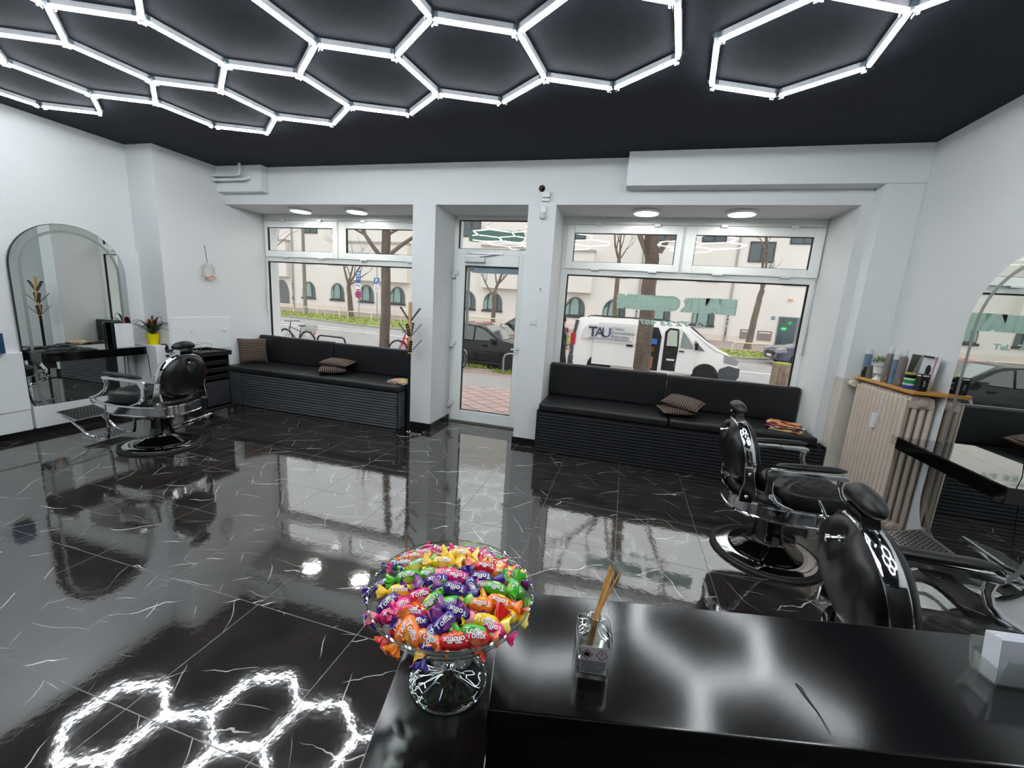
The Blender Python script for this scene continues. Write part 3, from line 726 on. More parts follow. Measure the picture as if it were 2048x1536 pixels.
Yl = [(225, 190, 80), (230, 215, 160), (150, 60, 50)]; Wt = [(225, 222, 215), (180, 120, 110), (90, 90, 120)]; Rd = [(190, 60, 60), (230, 200, 190), (60, 50, 70)]
zz = .567
for i, (c, lab, dx, dy, rz) in enumerate([(Yl, 'yellow magazine at the bottom of the stack on the right bench end', .0, -.02, 70), (Wt, 'white magazine second from the bottom of the stack on the right bench', .0, .0, 82),
        (Rd, 'red magazine in the middle of the stack on the right bench', -.02, .02, 66), ([(222, 205, 190), (170, 90, 70), (70, 70, 90)], 'pale magazine third from the top of the stack on the right bench', .01, .0, 95),
        ([(60, 62, 130), (220, 140, 90), (230, 220, 200)], 'blue magazine just under the orange one on the right bench', -.015, .03, 75), (O_, 'orange patterned magazine on top of the stack on the right bench', -.01, .02, 62)]):
    magazine(lab, 1.675+dx, 4.64+dy, zz, rz, c); zz += .0098
zz = .554
for i, (c, lab, dx, dy, rz) in enumerate([(Wt, 'white magazine at the bottom of the stack on the left bench end', .0, .0, 75), ([(190, 130, 140), (225, 205, 200), (90, 60, 80)], 'pinkish magazine in the middle of the stack on the left bench', -.01, .01, 62), ([(214, 200, 90), (205, 150, 150), (230, 226, 210)], 'yellow and pink magazine on top of the stack on the left bench', .02, .03, 84)]):
    magazine(lab, -2.72+dx, 4.66+dy, zz, rz, c, group='magazines on the left bench'); zz += .0098

# ================================================================== coat stand
cs = thing('coat_stand', 'coat stand with black pole, light wood top and perforated black hooks beside the door column', 'coat stand', (-2.437, 4.363, 0))
bm = BM(); lathe(bm, [(0, 0), (.168, 0), (.17, .006), (.165, .012), (0, .014)], 48); make('base_plate', bm, mat('black_glass_base', (14, 15, 16), .05, spec=1, ior=1.7), cs)
bm = BM(); lathe(bm, [(0, .012), (.03, .012), (.03, .022), (.022, .03), (0, .03)], 20); make('collar', bm, CHROME, cs)
bm = BM(); tube(bm, [(0, 0, .03), (0, 0, 1.0)], .017, 16); make('pole', bm, BLKMET, cs)
bm = BM(); tube(bm, [(0, 0, .985), (0, 0, 1.585)], .021, 16); make('wood_pole', bm, WOODL, cs)
for zc_, offs in ((1.0, 35), (1.19, 15), (1.375, -5)):
    for k in range(4 if zc_ < 1.3 else 2):
        a = math.radians(offs + k*(90 if zc_ < 1.3 else 180)); d = Vector((math.cos(a), math.sin(a), 0)); s_ = Vector((-d.y, d.x, 0))
        bm = BM(); holes = 3; pts = [(.012, 0), (.045, .02), (.13, .135)]
        def P3(t, w): 
            p = d*(.014 + .115*t) + Vector((0, 0, zc_+.14*t)) + s_*w; return tuple(p)
        nrm = (Vector((0, 0, 1))*.115 - d*.14).normalized()*.0022
        cell = [(0, .1)] ; L = [0, .16, .26, .38, .48, .60, .70, .82, .90, 1.0]; W_ = .018
        def quad(t0, t1, w0, w1):
            q = [Vector(P3(t0, w0)), Vector(P3(t1, w0)), Vector(P3(t1, w1)), Vector(P3(t0, w1))]
            A = [bm.verts.new(p+nrm) for p in q]; B = [bm.verts.new(p-nrm) for p in q]
            bm.faces.new(A); bm.faces.new(B[::-1])
            for i in range(4): bm.faces.new((A[i], A[(i+1) % 4], B[(i+1) % 4], B[i]))
        for i in range(len(L)-1):
            if i % 2 == 1 and i < 8:
                quad(L[i], L[i+1], -W_, -W_*.45); quad(L[i], L[i+1], W_*.45, W_)
            else: quad(L[i], L[i+1], -W_, W_)
        prism(bm, [(1.0, -W_), (1.05, -W_*.7), (1.075, 0), (1.05, W_*.7), (1.0, W_)], lambda u, v, dd: tuple(Vector(P3(u, v))+nrm*dd), -1, 1)
        make('hook', bm, BLKMET, cs, smooth=0)

# ================================================================== trolley
tr = thing('tool_trolley', 'black plastic hairdresser trolley with louvred drawers on castors beside the left bench', 'trolley', (-5.055, 3.92, 0), PI/2); tr.scale = (.88, 1, .955)
bm = BM(); box(bm, -.20, -.175, -.185, .185, .13, .83); box(bm, .175, .20, -.185, .185, .13, .83); box(bm, -.2, .2, .165, .185, .13, .83); box(bm, -.2, .2, -.185, .185, .46, .475)
make('body', bm, BLKPL, tr, smooth=0, bevel=.006)
bm = BM(); box(bm, -.225, .225, -.215, .205, .81, .84); box(bm, -.225, .225, -.215, -.20, .84, .872); box(bm, -.225, .225, .19, .205, .84, .872); box(bm, -.225, -.21, -.2, .19, .84, .872); box(bm, .21, .225, -.2, .19, .84, .872)
make('top_tray', bm, BLKPL, tr, smooth=0, bevel=.006)
for i, z in enumerate((.50, .595, .69)):
    bm = BM(); box(bm, -.172, .172, -.18, .16, z, z+.012); box(bm, -.172, .172, -.188, -.178, z, z+.055); make('open_drawer', bm, BLKPL, tr, smooth=0, bevel=.004)
bm = BM()
for i in range(13): prism(bm, [(-.192, .155+i*.0235), (-.184, .155+i*.0235), (-.178, .176+i*.0235), (-.186, .176+i*.0235)], lambda u, v, d: (d, u, v), -.172, .172)
box(bm, -.172, .172, -.178, -.172, .15, .46)
make('louvre_door', bm, mat('dark_blue_black_plastic', (24, 27, 34), .45), tr, smooth=0)
bm = BM(); box(bm, -.235, .235, -.225, .215, .095, .13); make('foot_frame', bm, BLKPL, tr, smooth=0, bevel=.012)
for sx_ in (-1, 1):
    for sy_ in (-1, 1):
        bm = BM(); lathe(bm, [(0, -.014), (.03, -.014), (.034, -.008), (.034, .008), (.03, .014), (0, .014)], 18, mt=Matrix.Translation((sx_*.19, sy_*.18, .035)) @ Matrix.Rotation(PI/2, 4, 'X')); box(bm, sx_*.19-.012, sx_*.19+.012, sy_*.18-.02, sy_*.18+.02, .06, .1)
        make('castor', bm, mat('grey_castor', (90, 92, 95), .4), tr)
bm = BM(); lathe(bm, [(0, 0), (.022, 0), (.022, .05), (.016, .055), (.016, .06), (.03, .066), (.03, .09), (0, .09)], 20); o_ = make('black_jar', bm, BLKPL, loc=(-5.17, 3.80, .804)); tag(o_, 'small black capped jar standing on the trolley tray', 'jar')
bm = BM(); pts = [(-.17, -.07, 0), (-.17, -.07, .10), (-.16, -.07, .108), (.06, -.07, .108), (.07, -.07, .10), (.07, -.07, .0)]; tube(bm, pts, .0025, 6); tube(bm, [(x, .07, z) for x, y, z in pts], .0025, 6); tube(bm, [(-.17, -.07, .003), (-.17, .07, .003)], .0025, 6); tube(bm, [(.07, -.07, .003), (.07, .07, .003)], .0025, 6)
o_ = make('wire_basket', bm, BRUSH, loc=(-5.02, 3.87, .804)); tag(o_, 'thin wire rack standing on the trolley tray', 'rack')
for i in range(9):
    bm = BM(); L = random.uniform(.07, .11); lathe(bm, [(0, -L/2), (.008, -L/2), (.009, -L/4), (.009, L/4), (.008, L/2), (0, L/2)], 8)
    o_ = make('hair_clip', bm, mat('clip_brown', (92, 70, 62), .4) if i % 2 else BLKPL)
    o_.matrix_world = MT(-4.95+random.uniform(-.02, .05), 3.83+i*.022, .815+.006*(i % 2), 90, 0, random.uniform(-60, 60))
    tag(o_, 'small brown or black hair clip lying loose in the trolley tray', 'hair clip', 'clips in the trolley tray')
bm = BM(); lathe(bm, [(0, -.012), (.012, -.008), (.014, 0), (.012, .008), (0, .012)], 12); make('red_knob', bm, mat('red_plastic', (190, 30, 40), .35), tr, loc=(-.17, -.2, .62))
# ================================================================== wall stations
def mirror_mat():
    return mat('mirror_silver', (222, 228, 226), .0, 1)
MIR = mirror_mat(); ETCH = mat('etched_mirror_strip', (150, 156, 154), .35, .6); MEDGE = mat('dark_mirror_edge', (26, 28, 28), .2, .5)
def arch_out(w_, zb, zt, rb, rt, g=0, n=14):
    """outline (y, z) of the pill-shaped mirror, half-width w_"""
    pts = []; w2 = w_-g; zb2, zt2 = zb+g, zt-g; rb2, rt2 = rb-g, rt-g
    for k in range(n+1): a = PI*k/n/2; pts.append((w2-rb2+rb2*math.sin(a), zb2+rb2-rb2*math.cos(a)))
    for k in range(n+1): a = PI*k/n/2; pts.append((w2-rt2+rt2*math.cos(a), zt2-rt2+rt2*math.sin(a)))
    for k in range(n+1): a = PI*k/n/2; pts.append((-w2+rt2-rt2*math.sin(a), zt2-rt2+rt2*math.cos(a)))
    for k in range(n+1): a = PI*k/n/2; pts.append((-w2+rb2-rb2*math.cos(a), zb2+rb2-rb2*math.sin(a)))
    return pts
def station(xw, sgn, yc, w_, label_m, label_t, zb=.075, zt=2.15, tabx=.26):
    m = thing('wall_mirror', label_m, 'mirror', (xw, yc, 0)); m.rotation_euler = (0, 0, 0)
    f = lambda u, v, d: (sgn*d, u, v)
    bm = BM(); prism(bm, arch_out(w_, zb, zt, .40, .47), f, .0, .022); make('backing', bm, MEDGE, m, smooth=0)
    bm = BM(); prism(bm, arch_out(w_, zb, zt, .40, .47, .004), f, .022, .028); make('mirror_glass', bm, MIR, m, smooth=0)
    bm = BM(); A = arch_out(w_, zb, zt, .40, .47, .062); B = arch_out(w_, zb, zt, .40, .47, .088); n = len(A)
    va = [bm.verts.new(f(*p, .0283)) for p in A]; vb = [bm.verts.new(f(*p, .0283)) for p in B]; vc = [bm.verts.new(f(*p, .0278)) for p in A]; vd = [bm.verts.new(f(*p, .0278)) for p in B]
    for i in range(n):
        j = (i+1) % n; bm.faces.new((va[i], va[j], vb[j], vb[i])); bm.faces.new((vc[i], vd[i], vd[j], vc[j])); bm.faces.new((va[i], vc[i], vc[j], va[j])); bm.faces.new((vb[i], vb[j], vd[j], vd[i]))
    make('light_strip', bm, ETCH, m, smooth=0)
    x0, x1 = sorted((xw+sgn*.029, xw+sgn*tabx))
    t = thing('wall_table', label_t, 'table', ((x0+x1)/2, yc, .82)); hw = (x1-x0)/2
    bm = BM(); box(bm, -hw, hw, -.46, .46, -.045, .040); make('table_body', bm, BLKLAC, t, smooth=0, bevel=.002)
    bm = BM(); box(bm, -hw, hw, -.46, .46, .041, .046); make('glass_top', bm, mat('black_glass_top', (10, 11, 12), .03, spec=.9, coat=1), t, smooth=0)
station(-5.73, 1, 3.085, .48, 'tall arched mirror on the left wall behind a narrow black table', 'narrow black wall table on the left wall mirror', tabx=.265)
station(2.255, -1, 3.08, .46, 'tall arched mirror on the right wall beside the radiator, reflecting the street', 'narrow black wall table on the right wall mirror with combs at its end', tabx=.255)

# things on the left table
bm = BM(); N = 26
g = []
for i in range(N+1):
    row = []
    for j in range(N+1):
        u, v = i/N*2-1, j/N*2-1; e = max(0, (1-u**4)*(1-v**4))
        row.append(bm.verts.new((u*.085+.012*noise.noise(Vector((u*2, v*3, 3))), v*.24+.02*noise.noise(Vector((u*3, v*2, 8))), .004+e*(.02+.022*abs(noise.noise(Vector((u*2.5, v*5, 1))))))))
    g.append(row)
for i in range(N):
    for j in range(N): bm.faces.new((g[i][j], g[i+1][j], g[i+1][j+1], g[i][j+1]))
bot = bmesh.ops.extrude_face_region(bm, geom=list(bm.faces))
for v in [q for q in bot['geom'] if isinstance(q, bmesh.types.BMVert)]: v.co.z = .0
o_ = make('hair_cape', bm, mat('black_nylon', (20, 20, 24), .25), loc=(-5.585, 2.86, .867), smooth=60); tag(o_, 'crumpled shiny black cape lying on the left wall table', 'cape')
tr2 = thing('towel_box', 'white folded box standing on the left wall table before the mirror', 'box', (-5.585, 3.41, .867))
bm = BM(); box(bm, -.03, .03, -.03, .075, 0, .265); make('box_body', bm, PAPER, tr2, smooth=0, bevel=.002)
bm = BM(); prism(bm, [(.03, -.03), (.032, -.032), (-.02, -.075), (-.024, -.072)], lambda u, v, d: (u, v, d), 0, .265); make('open_flap', bm, PAPER, tr2, smooth=0)
bm = BM(); box(bm, -.06, -.035, -.075, .06, 0, .27); o_ = make('reflection_panel', bm, BLKPL, loc=(-5.60, 3.41, .867), smooth=0); tag(o_, 'dark panel standing in for the mirror reflection behind the white box', 'board')  # dark panel added to imitate the mirror's reflection behind the box
# bromeliad
pl = thing('potted_bromeliad', 'bromeliad with red centre in a yellow pot on the white ledge beside the left mirror', 'potted plant', (-5.49, 3.645, .881))
bm = BM(); lathe(bm, [(0, 0), (.05, 0), (.058, .065), (.061, .066), (.065, .13), (.06, .131), (.058, .115), (0, .112)], 28); make('pot', bm, mat('yellow_pot', (226, 206, 10), .35), pl)
def leaf_strip(bm, base, az, L, w_, droop, rise, n=9, twist=0):
    d = Vector((math.cos(az), math.sin(az), 0)); s_ = Vector((-d.y, d.x, 0)); A = []
    for i in range(n+1):
        t = i/n; p = Vector(base) + d*(L*t) + Vector((0, 0, rise*math.sin(t*PI*.62) - droop*t*t)); ww = w_*(1-t)**.6*(.7+.6*math.sin(t*PI)) if t < 1 else 0
        A.append((bm.verts.new(p+s_*ww), bm.verts.new(p-Vector((0, 0, ww*.35))), bm.verts.new(p-s_*ww)))
    for a, b_ in zip(A, A[1:]):
        bm.faces.new((a[0], b_[0], b_[1], a[1])); bm.faces.new((a[1], b_[1], b_[2], a[2]))
bm = BM()
for i in range(22):
    az = i*2.4; t = i/22
    leaf_strip(bm, (0, 0, .12), az, .13+.13*random.random()+.03*t, .013, .12*random.random(), .09+.12*(1-t)+.07*random.random())
for v in bm.verts: v.co.y = min(v.co.y, .068); v.co.x = max(v.co.x, -.215)
make('leaves', bm, mat('dark_green_leaf', (38, 62, 34), .4, var=(20, .3)), pl, smooth=60)
bm = BM()
for i in range(26):
    az = i*2.4; leaf_strip(bm, (0, 0, .13+.08*i/26), az, .05+.03*(1-i/26), .016, .0, .10)
make('red_bracts', bm, mat('red_bract', (170, 24, 40), .45, var=(15, .3)), pl, smooth=60)
# hair dryer hanging at the table end
hd = thing('hair_dryer', 'black hair dryer with diffuser hanging nozzle-down at the end of the left wall table', 'hair dryer', (-5.40, 3.70, .78))
HM = MT(0, 0, 0, 0, 0, 0)
bm = BM(); lathe(bm, [(0, .115), (.025, .112), (.042, .095), (.047, .06), (.045, .02), (.036, -.01), (.03, -.02), (0, -.02)], 24); make('motor_body', bm, mat('dryer_black', (24, 24, 27), .3), hd)
bm = BM(); lathe(bm, [(0, -.02), (.046, -.02), (.048, -.03), (.044, -.035), (.046, -.045), (.040, -.05), (.042, -.06), (.034, -.07), (.025, -.13), (.004, -.175), (0, -.175)], 24); make('nozzle', bm, BLKPL, hd)
bm = BM(); tube(bm, [(.03, .0, .03), (.08, .0, .035), (.12, .005, .045), (.135, .005, .05)], [.02, .016, .013, .008], 12); make('handle', bm, mat('dryer_black', (24, 24, 27), .3), hd)
bm = BM(); tube(bm, [(.135, .005, .05), (.15, -.005, .055), (.155, -.03, .03), (.15, -.04, -.10), (.13, -.04, -.30), (.08, -.03, -.55), (.05, -.02, -.66)], .004, 6); make('cord', bm, BLKRUB, hd)
bm = BM(); tube(bm, [(-5.50, 3.575, .76), (-5.49, 3.58, .50), (-5.47, 3.60, .30), (-5.475, 3.57, .20), (-5.46, 3.60, .09)], .004, 6); o_ = make('power_cable', bm, BLKRUB); tag(o_, 'thin dark cable hanging down from the left wall table', 'cable')
# blue box on the parapet at the picture's left edge
bm = BM(); box(bm, -.05, .05, -.06, .06, 0, .19); o_ = make('product_box', bm, mat('blue_box', (28, 70, 110), .4, var=(30, .5)), loc=(-5.68, 2.40, .871), smooth=0); tag(o_, 'blue product box on the white wall ledge at the far left, before the mirror', 'box')
bm = BM(); lathe(bm, [(0, 0), (.022, 0), (.022, .006), (.006, .01), (0, .01)], 12)
# access panel and knobs on the left wall
bm = BM(); box(bm, -5.335, -5.322, 3.74, 4.53, .79, 1.215)
ap = thing('access_panel', 'white painted access panel low on the left wall with two round knobs', 'panel', (-5.33, 4.13, 1.0))
bm.free(); bm = BM(); box(bm, 0, .010, -.39, .39, -.21, .215); make('panel_board', bm, WALLW, ap, smooth=0, bevel=.004)
for y in (-.155, .30):
    bm = BM(); lathe(bm, [(0, 0), (.009, 0), (.008, .012), (.018, .02), (.018, .03), (0, .036)], 18, mt=Matrix.Translation((.010, y, .045)) @ Matrix.Rotation(PI/2, 4, 'Y')); make('knob', bm, WHITEPL, ap)
# hanging wreath
wr = thing('wall_wreath', 'small white wire wreath with pale dried flowers hanging on the left wall', 'wreath', (-5.305, 4.235, 1.79))
bm = BM(); tube(bm, [(-.02, 0, .335), (-.01, .0, .333), (.0, .015, .12)], .003, 6); make('hanger', bm, BLKMET, wr)
bm = BM()
for i in range(60):
    a = random.uniform(0, 2*PI); r0 = random.uniform(.05, .085); p = Vector((random.uniform(0, .03), math.cos(a)*r0, math.sin(a)*r0)); q = Vector((random.uniform(0, .05), math.cos(a+.5)*(r0+.04), math.sin(a+.5)*(r0+.04)))
    tube(bm, [p, (p+q)/2+Vector((.01, random.uniform(-.02, .02), random.uniform(-.02, .02))), q], .0018, 4)
make('twigs', bm, mat('white_twig', (176, 173, 165), .6), wr)
bm = BM()
for i in range(12):
    a = -PI/2+random.uniform(-.9, 1.0); r0 = random.uniform(.04, .085); bmesh.ops.create_icosphere(bm, subdivisions=2, radius=random.uniform(.012, .02), matrix=Matrix.Translation((.03, math.cos(a)*r0+.01, math.sin(a)*r0)))
for v in bm.verts: v.co += v.co*0 + Vector((1, 1, 1))*noise.noise(v.co*90)*.004
make('dried_flowers', bm, mat('pale_flower', (222, 196, 176), .7, var=(40, .2)), wr)
# heating pipes below the ceiling, left corner
for dz, dy, lab in ((0, 0, 'upper white heating pipe bending up at the ceiling box in the left corner'), (-.045, -.02, 'lower white heating pipe running under the upper one in the left corner')):
    bm = BM(); xe = -4.86+ (0.07 if dz else 0)
    pts = [(-5.33, 4.40+dy, 3.01+dz), (xe-.06, 4.40+dy, 3.01+dz), (xe-.018, 4.40+dy, 3.02+dz), (xe, 4.40+dy, 3.06+dz), (xe, 4.40+dy, ZC)] if not dz else [(-5.33, 4.40, 2.955), (xe-.03, 4.40, 2.955), (xe, 4.41, 2.965), (xe+.012, 4.44, 2.98), (xe+.012, 4.468, 3.0)]
    tube(bm, pts, .016, 10); o_ = make('heating_pipe', bm, WALLW); tag(o_, lab, 'pipe')
# small fittings on the front wall pier
o_ = None
wh = thing('cable_hole', 'round dark hole with loose wires high on the wall pier right of the door', 'cable outlet', (-1.02, YW, 2.862))
bm = BM(); lathe(bm, [(0, 0), (.034, 0), (.034, .002), (0, .002)], 28, mt=Matrix.Rotation(PI/2, 4, 'X')); make('hole', bm, mat('deep_black', (4, 4, 4), 1), wh, smooth=0)
bm = BM(); tube(bm, [(-.015, -.004, -.02), (-.012, -.012, -.002), (0, -.014, .012), (.016, -.006, .018)], .003, 6); make('wire', bm, mat('copper_wire', (190, 130, 100), .5), wh)
jb = thing('junction_box', 'small white box mounted on the pier right of the door, under the dark hole', 'junction box', (-.965, YW, 2.775))
bm = BM(); box(bm, -.04, .045, -.045, 0, -.01, .045); box(bm, -.04, .045, -.035, 0, -.045, -.018); make('housing', bm, WHITEPL, jb, smooth=0, bevel=.004)
md_ = thing('motion_sensor', 'small white motion sensor with round eye on the pier right of the door', 'sensor', (-.985, YW, 2.63))
bm = BM(); box(bm, -.033, .033, -.03, 0, -.02, .055); make('housing', bm, WHITEPL, md_, smooth=0, bevel=.01)
bm = BM(); lathe(bm, [(0, -.035), (.025, -.026), (.034, 0), (.025, .026), (0, .035)], 20, c=(0, -.03, -.05)); make('sensor_eye', bm, mat('milky_lens', (214, 218, 216), .25), md_)
ls = thing('light_switch', 'white square light switch on the pier right of the door', 'light switch', (-1.005, YW, 1.461))
bm = BM(); box(bm, -.04, .04, -.01, 0, -.04, .04); make('plate', bm, WHITEPL, ls, smooth=0, bevel=.004)
bm = BM(); box(bm, -.027, .027, -.016, -.01, -.027, .027); make('rocker', bm, WHITEPL, ls, smooth=0, bevel=.003)
hk = thing('wall_hook', 'tiny white hook on the pier right of the door, above the light switch', 'hook', (-.955, YW, 1.815))
bm = BM(); box(bm, -.014, .014, -.006, 0, -.03, .028); make('plate', bm, WHITEPL, hk, smooth=0, bevel=.002)
bm = BM(); tube(bm, [(0, -.005, .01), (0, -.022, .012), (0, -.026, -.002), (0, -.016, -.012)], .003, 6); make('hook', bm, BLKMET, hk)

# ================================================================== radiator, shelf and its goods
rd = thing('radiator', 'tall beige cast-iron column radiator against the right wall under the wooden shelf', 'radiator', (2.15, 3.96, 0))
NS = 13; Y0, Y1 = 3.655, 4.30
for i in range(NS):
    y = Y0 + (Y1-Y0)*i/(NS-1)-3.96; bm = BM()
    cols = [-.075, -.025, .025, .075]
    for c in cols: tube(bm, [(c, y, .12), (c, y, 1.10)], .019, 8)
    for z in (.12, 1.12):
        pts = [(-.085, z-.03), (-.07, z+.03), (-.03, z+.045), (.03, z+.045), (.07, z+.03), (.085, z-.03), (.07, z-.05), (-.07, z-.05)]
        prism(bm, pts, lambda u, v, d: (u, d, v), y-.021, y+.021)
    prism(bm, [(-.098, .10), (-.088, .09), (-.082, .10), (-.082, 1.13), (-.088, 1.14), (-.098, 1.13)], lambda u, v, d: (u, d, v), y-.0225, y+.0225)
    make('radiator_section', bm, RAD, rd, smooth=40, bevel=.004)
bm = BM(); box(bm, -.07, .07, Y0-3.96-.02, Y1-3.96+.02, .0, .075); make('feet', bm, RAD, rd, smooth=0, bevel=.01)
for z in (1.115, .125):
    bm = BM(); lathe(bm, [(0, 0), (.03, 0), (.03, .016), (.022, .02), (0, .02)], 16, mt=Matrix.Translation((0, Y0-3.96-.02, z)) @ Matrix.Rotation(PI/2, 4, 'X')); make('end_plug', bm, RAD, rd)
bm = BM(); lathe(bm, [(0, 0), (.028, 0), (.032, .02), (.03, .06), (.02, .065), (.02, .10), (0, .10)], 18, mt=Matrix.Translation((-.11, Y1-3.96+.03, 1.13)) @ Matrix.Rotation(-PI/2, 4, 'X') @ Matrix.Rotation(0, 4, 'Y')); make('valve', bm, mat('aged_valve_white', (206, 200, 180), .5), rd)
bm = BM(); box(bm, -.128, -.099, -.045, -.008, .83, .955); make('heat_meter', bm, WHITEPL, rd, smooth=0, bevel=.006)
bm = BM(); box(bm, -.101, -.098, -.05, -.035, .90, 1.12); make('white_strip', bm, mat('white_tape', (205, 205, 210), .5), rd, smooth=0)
bm = BM(); tube(bm, [(2.07, 4.36, .16), (2.04, 4.345, .15), (1.98, 4.37, .13)], .02, 10); o_ = make('heating_pipe', bm, WALLW); tag(o_, 'upper white heating pipe at the foot of the radiator by the bench end', 'pipe')
bm = BM(); tube(bm, [(2.07, 4.36, .085), (2.03, 4.35, .08), (1.98, 4.38, .075)], .016, 10); o_ = make('heating_pipe', bm, WALLW); tag(o_, 'lower white heating pipe at the foot of the radiator by the bench end', 'pipe')
sf = thing('wall_shelf', 'varnished pine shelf board on the radiator by the right wall', 'shelf', (2.155, 4.0, 1.19))
bm = BM(); prism(bm, [(-.105, -.405), (-.10, -.412), (.10, -.412), (.10, .405), (-.085, .405), (-.105, .38)], lambda u, v, d: (u, v, d), -.012, .014); make('board', bm, WOODS, sf, smooth=0, bevel=.003)
ZS = 1.205
GREYB = mat('taupe_can', (112, 104, 100), .3); BLUEC = mat('steel_blue_can', (108, 134, 160), .3, .3); CAPW = mat('clear_white_cap', (205, 210, 212), .3); COPP = mat('copper_print', (206, 150, 128), .4)
def can(x, y, h_, r_, m, label, cap=.05, shoulder=True, text=None, tcol=None, group=None):
    t = thing('spray_can', label, 'spray can', (x, y, ZS), group=group)
    bm = BM(); lathe(bm, [(0, 0), (r_-.002, 0), (r_, .003), (r_, h_-.02), (r_*.85, h_-.006), (r_*.62, h_), (0, h_)] if shoulder else [(0, 0), (r_, 0), (r_, h_), (0, h_)], 24); make('can_body', bm, m, t)
    rc = r_*.62 if shoulder else r_*.97
    bm = BM(); lathe(bm, [(0, h_), (rc, h_), (rc, h_+cap*.9), (rc*.85, h_+cap), (0, h_+cap)], 24); make('cap', bm, CAPW, t)
    if text:
        s, sz, zc, col = text
        def f(co):
            a = math.radians(200) + co.y*0; rr = r_+.0006+co.z
            ang = math.radians(-125) + (co.x-0)/r_ if not tcol == 'v' else math.radians(-120)-co.y/r_
            z = zc + (co.y if tcol != 'v' else co.x)
            return Vector((rr*math.cos(ang), rr*math.sin(ang), z))
        text_obj('lettering', s, sz, col, t, fn=f)
    return t
BLK_T = mat('black_print', (24, 26, 34), .5); WHT_T = mat('white_print', (225, 225, 225), .5)
can(2.10, 4.34, .20, .028, BLUEC, 'blue spray can with white cap at the far left end of the shelf', .045, False)
can(2.09, 4.015, .235, .027, GREYB, 'taupe spray can with copper print just right of the white urn on the shelf', .045, True, ('H', .05, .02, COPP))
can(2.095, 3.925, .195, .028, BLUEC, 'blue spray can with black upright lettering between the two taupe cans', .045, False, ('schwarz', .022, .05, BLK_T), 'v')
can(2.085, 3.835, .23, .027, GREYB, 'taupe spray can with copper print right of the blue can on the shelf', .045, True, ('H', .05, .02, COPP))
bm = BM(); lathe(bm, [(0, 0), (.022, 0), (.022, .055), (.012, .07), (.012, .09), (0, .09)], 16); o_ = make('black_bottle', bm, BLKPL, loc=(2.07, 4.285, ZS)); tag(o_, 'small black bottle beside the blue can at the left of the shelf', 'bottle')
bm = BM(); box(bm, -.012, .012, -.03, .03, 0, .11); o_ = make('grey_carton', bm, mat('grey_card', (96, 94, 90), .5), loc=(2.08, 4.235, ZS), smooth=0); tag(o_, 'narrow grey carton left of the white urn on the shelf', 'carton')
ur = thing('potted_plant', 'small leafy green plant in a fluted white urn on the shelf', 'potted plant', (2.09, 4.125, ZS))
bm = BM(); lathe(bm, [(0, 0), (.034, 0), (.03, .01), (.014, .03), (.018, .045), (.036, .058), (.034, .07), (.04, .115), (.047, .122), (.045, .13), (.036, .125), (0, .12)], 28)
for v in bm.verts:
    if .07 < v.co.z < .118:
        a = math.atan2(v.co.y, v.co.x); k = 1+.05*math.cos(a*14); v.co.x *= k; v.co.y *= k
make('urn', bm, mat('white_ceramic', (222, 220, 220), .4), ur)
bm = BM()
for i in range(190):
    a = random.uniform(0, 2*PI); b_ = random.uniform(-.1, 1.3); rr = random.uniform(.025, .062); c = Vector((math.cos(a)*math.cos(b_)*rr, math.sin(a)*math.cos(b_)*rr*1.15, .15+math.sin(b_)*rr*.8))
    q = Matrix.Translation(c) @ Matrix.Rotation(random.uniform(0, 6), 4, 'Z') @ Matrix.Rotation(random.uniform(-1, 1), 4, 'X')
    s_ = random.uniform(.006, .010); v4 = [bm.verts.new(q @ Vector(p)) for p in ((-s_, 0, 0), (0, s_*.8, .002), (s_, 0, 0), (0, -s_*.8, .002))]; bm.faces.new(v4)
make('foliage', bm, mat('fresh_green_leaf', (92, 128, 40), .5, var=(60, .35)), ur, smooth=0)
# framed pictures / brochures leaning on the wall
def board(label, y0, y1, h_, x, m, name='brochure', lean=.02):
    t = thing(name, label, 'brochure', (x, (y0+y1)/2, ZS)); hw = abs(y1-y0)/2
    bm = BM(); prism(bm, [(0, 0), (.003, 0), (.003+lean, h_), (lean, h_)], lambda u, v, d: (u, d, v), -hw, hw); make('sheet', bm, m, t, smooth=0); return t, hw
t, hw = board('dark green-grey hair brochure leaning on the wall behind the jars', 4.00, 3.85, .245, 2.205, mat('dark_photo_print', (44, 48, 48), .35, var=(25, .5)))
bm = BM(); prism(bm, [(-.045, .0), (-.01, .02), (.0, .12), (-.02, .19), (-.035, .245), (-.06, .245), (-.06, 0)], lambda u, v, d: (d + .02*v/.245, u, v), -.003, -.0005); make('grey_swirl', bm, mat('grey_swirl_print', (128, 132, 122), .4), t, smooth=0)
t, hw = board('white brochure with black hair silhouette leaning behind the black carton', 3.84, 3.66, .25, 2.19, mat('white_brochure', (214, 216, 222), .4))
bm = BM(); sil = [(.005, .02), (.02, .05), (.012, .08), (.02, .105), (.028, .125), (.03, .15), (.02, .175), (.0, .185), (-.018, .175), (-.024, .15), (-.02, .125), (-.03, .10), (-.028, .07), (-.03, .02)]
prism(bm, sil, lambda u, v, d: (d + .02*v/.25, -u, v), -.003, -.0006); box(bm, -.003, 0, -.055, .055, .236, .25); make('silhouette', bm, BLK_T, t, smooth=0)
bm = BM(); prism(bm, [(-.06, 0), (-.048, 0), (-.048, .25), (-.06, .25)], lambda u, v, d: (d + .02*v/.25, u, v), -.003, -.0006); make('pink_edge', bm, mat('pink_print', (190, 110, 125), .5), t, smooth=0)
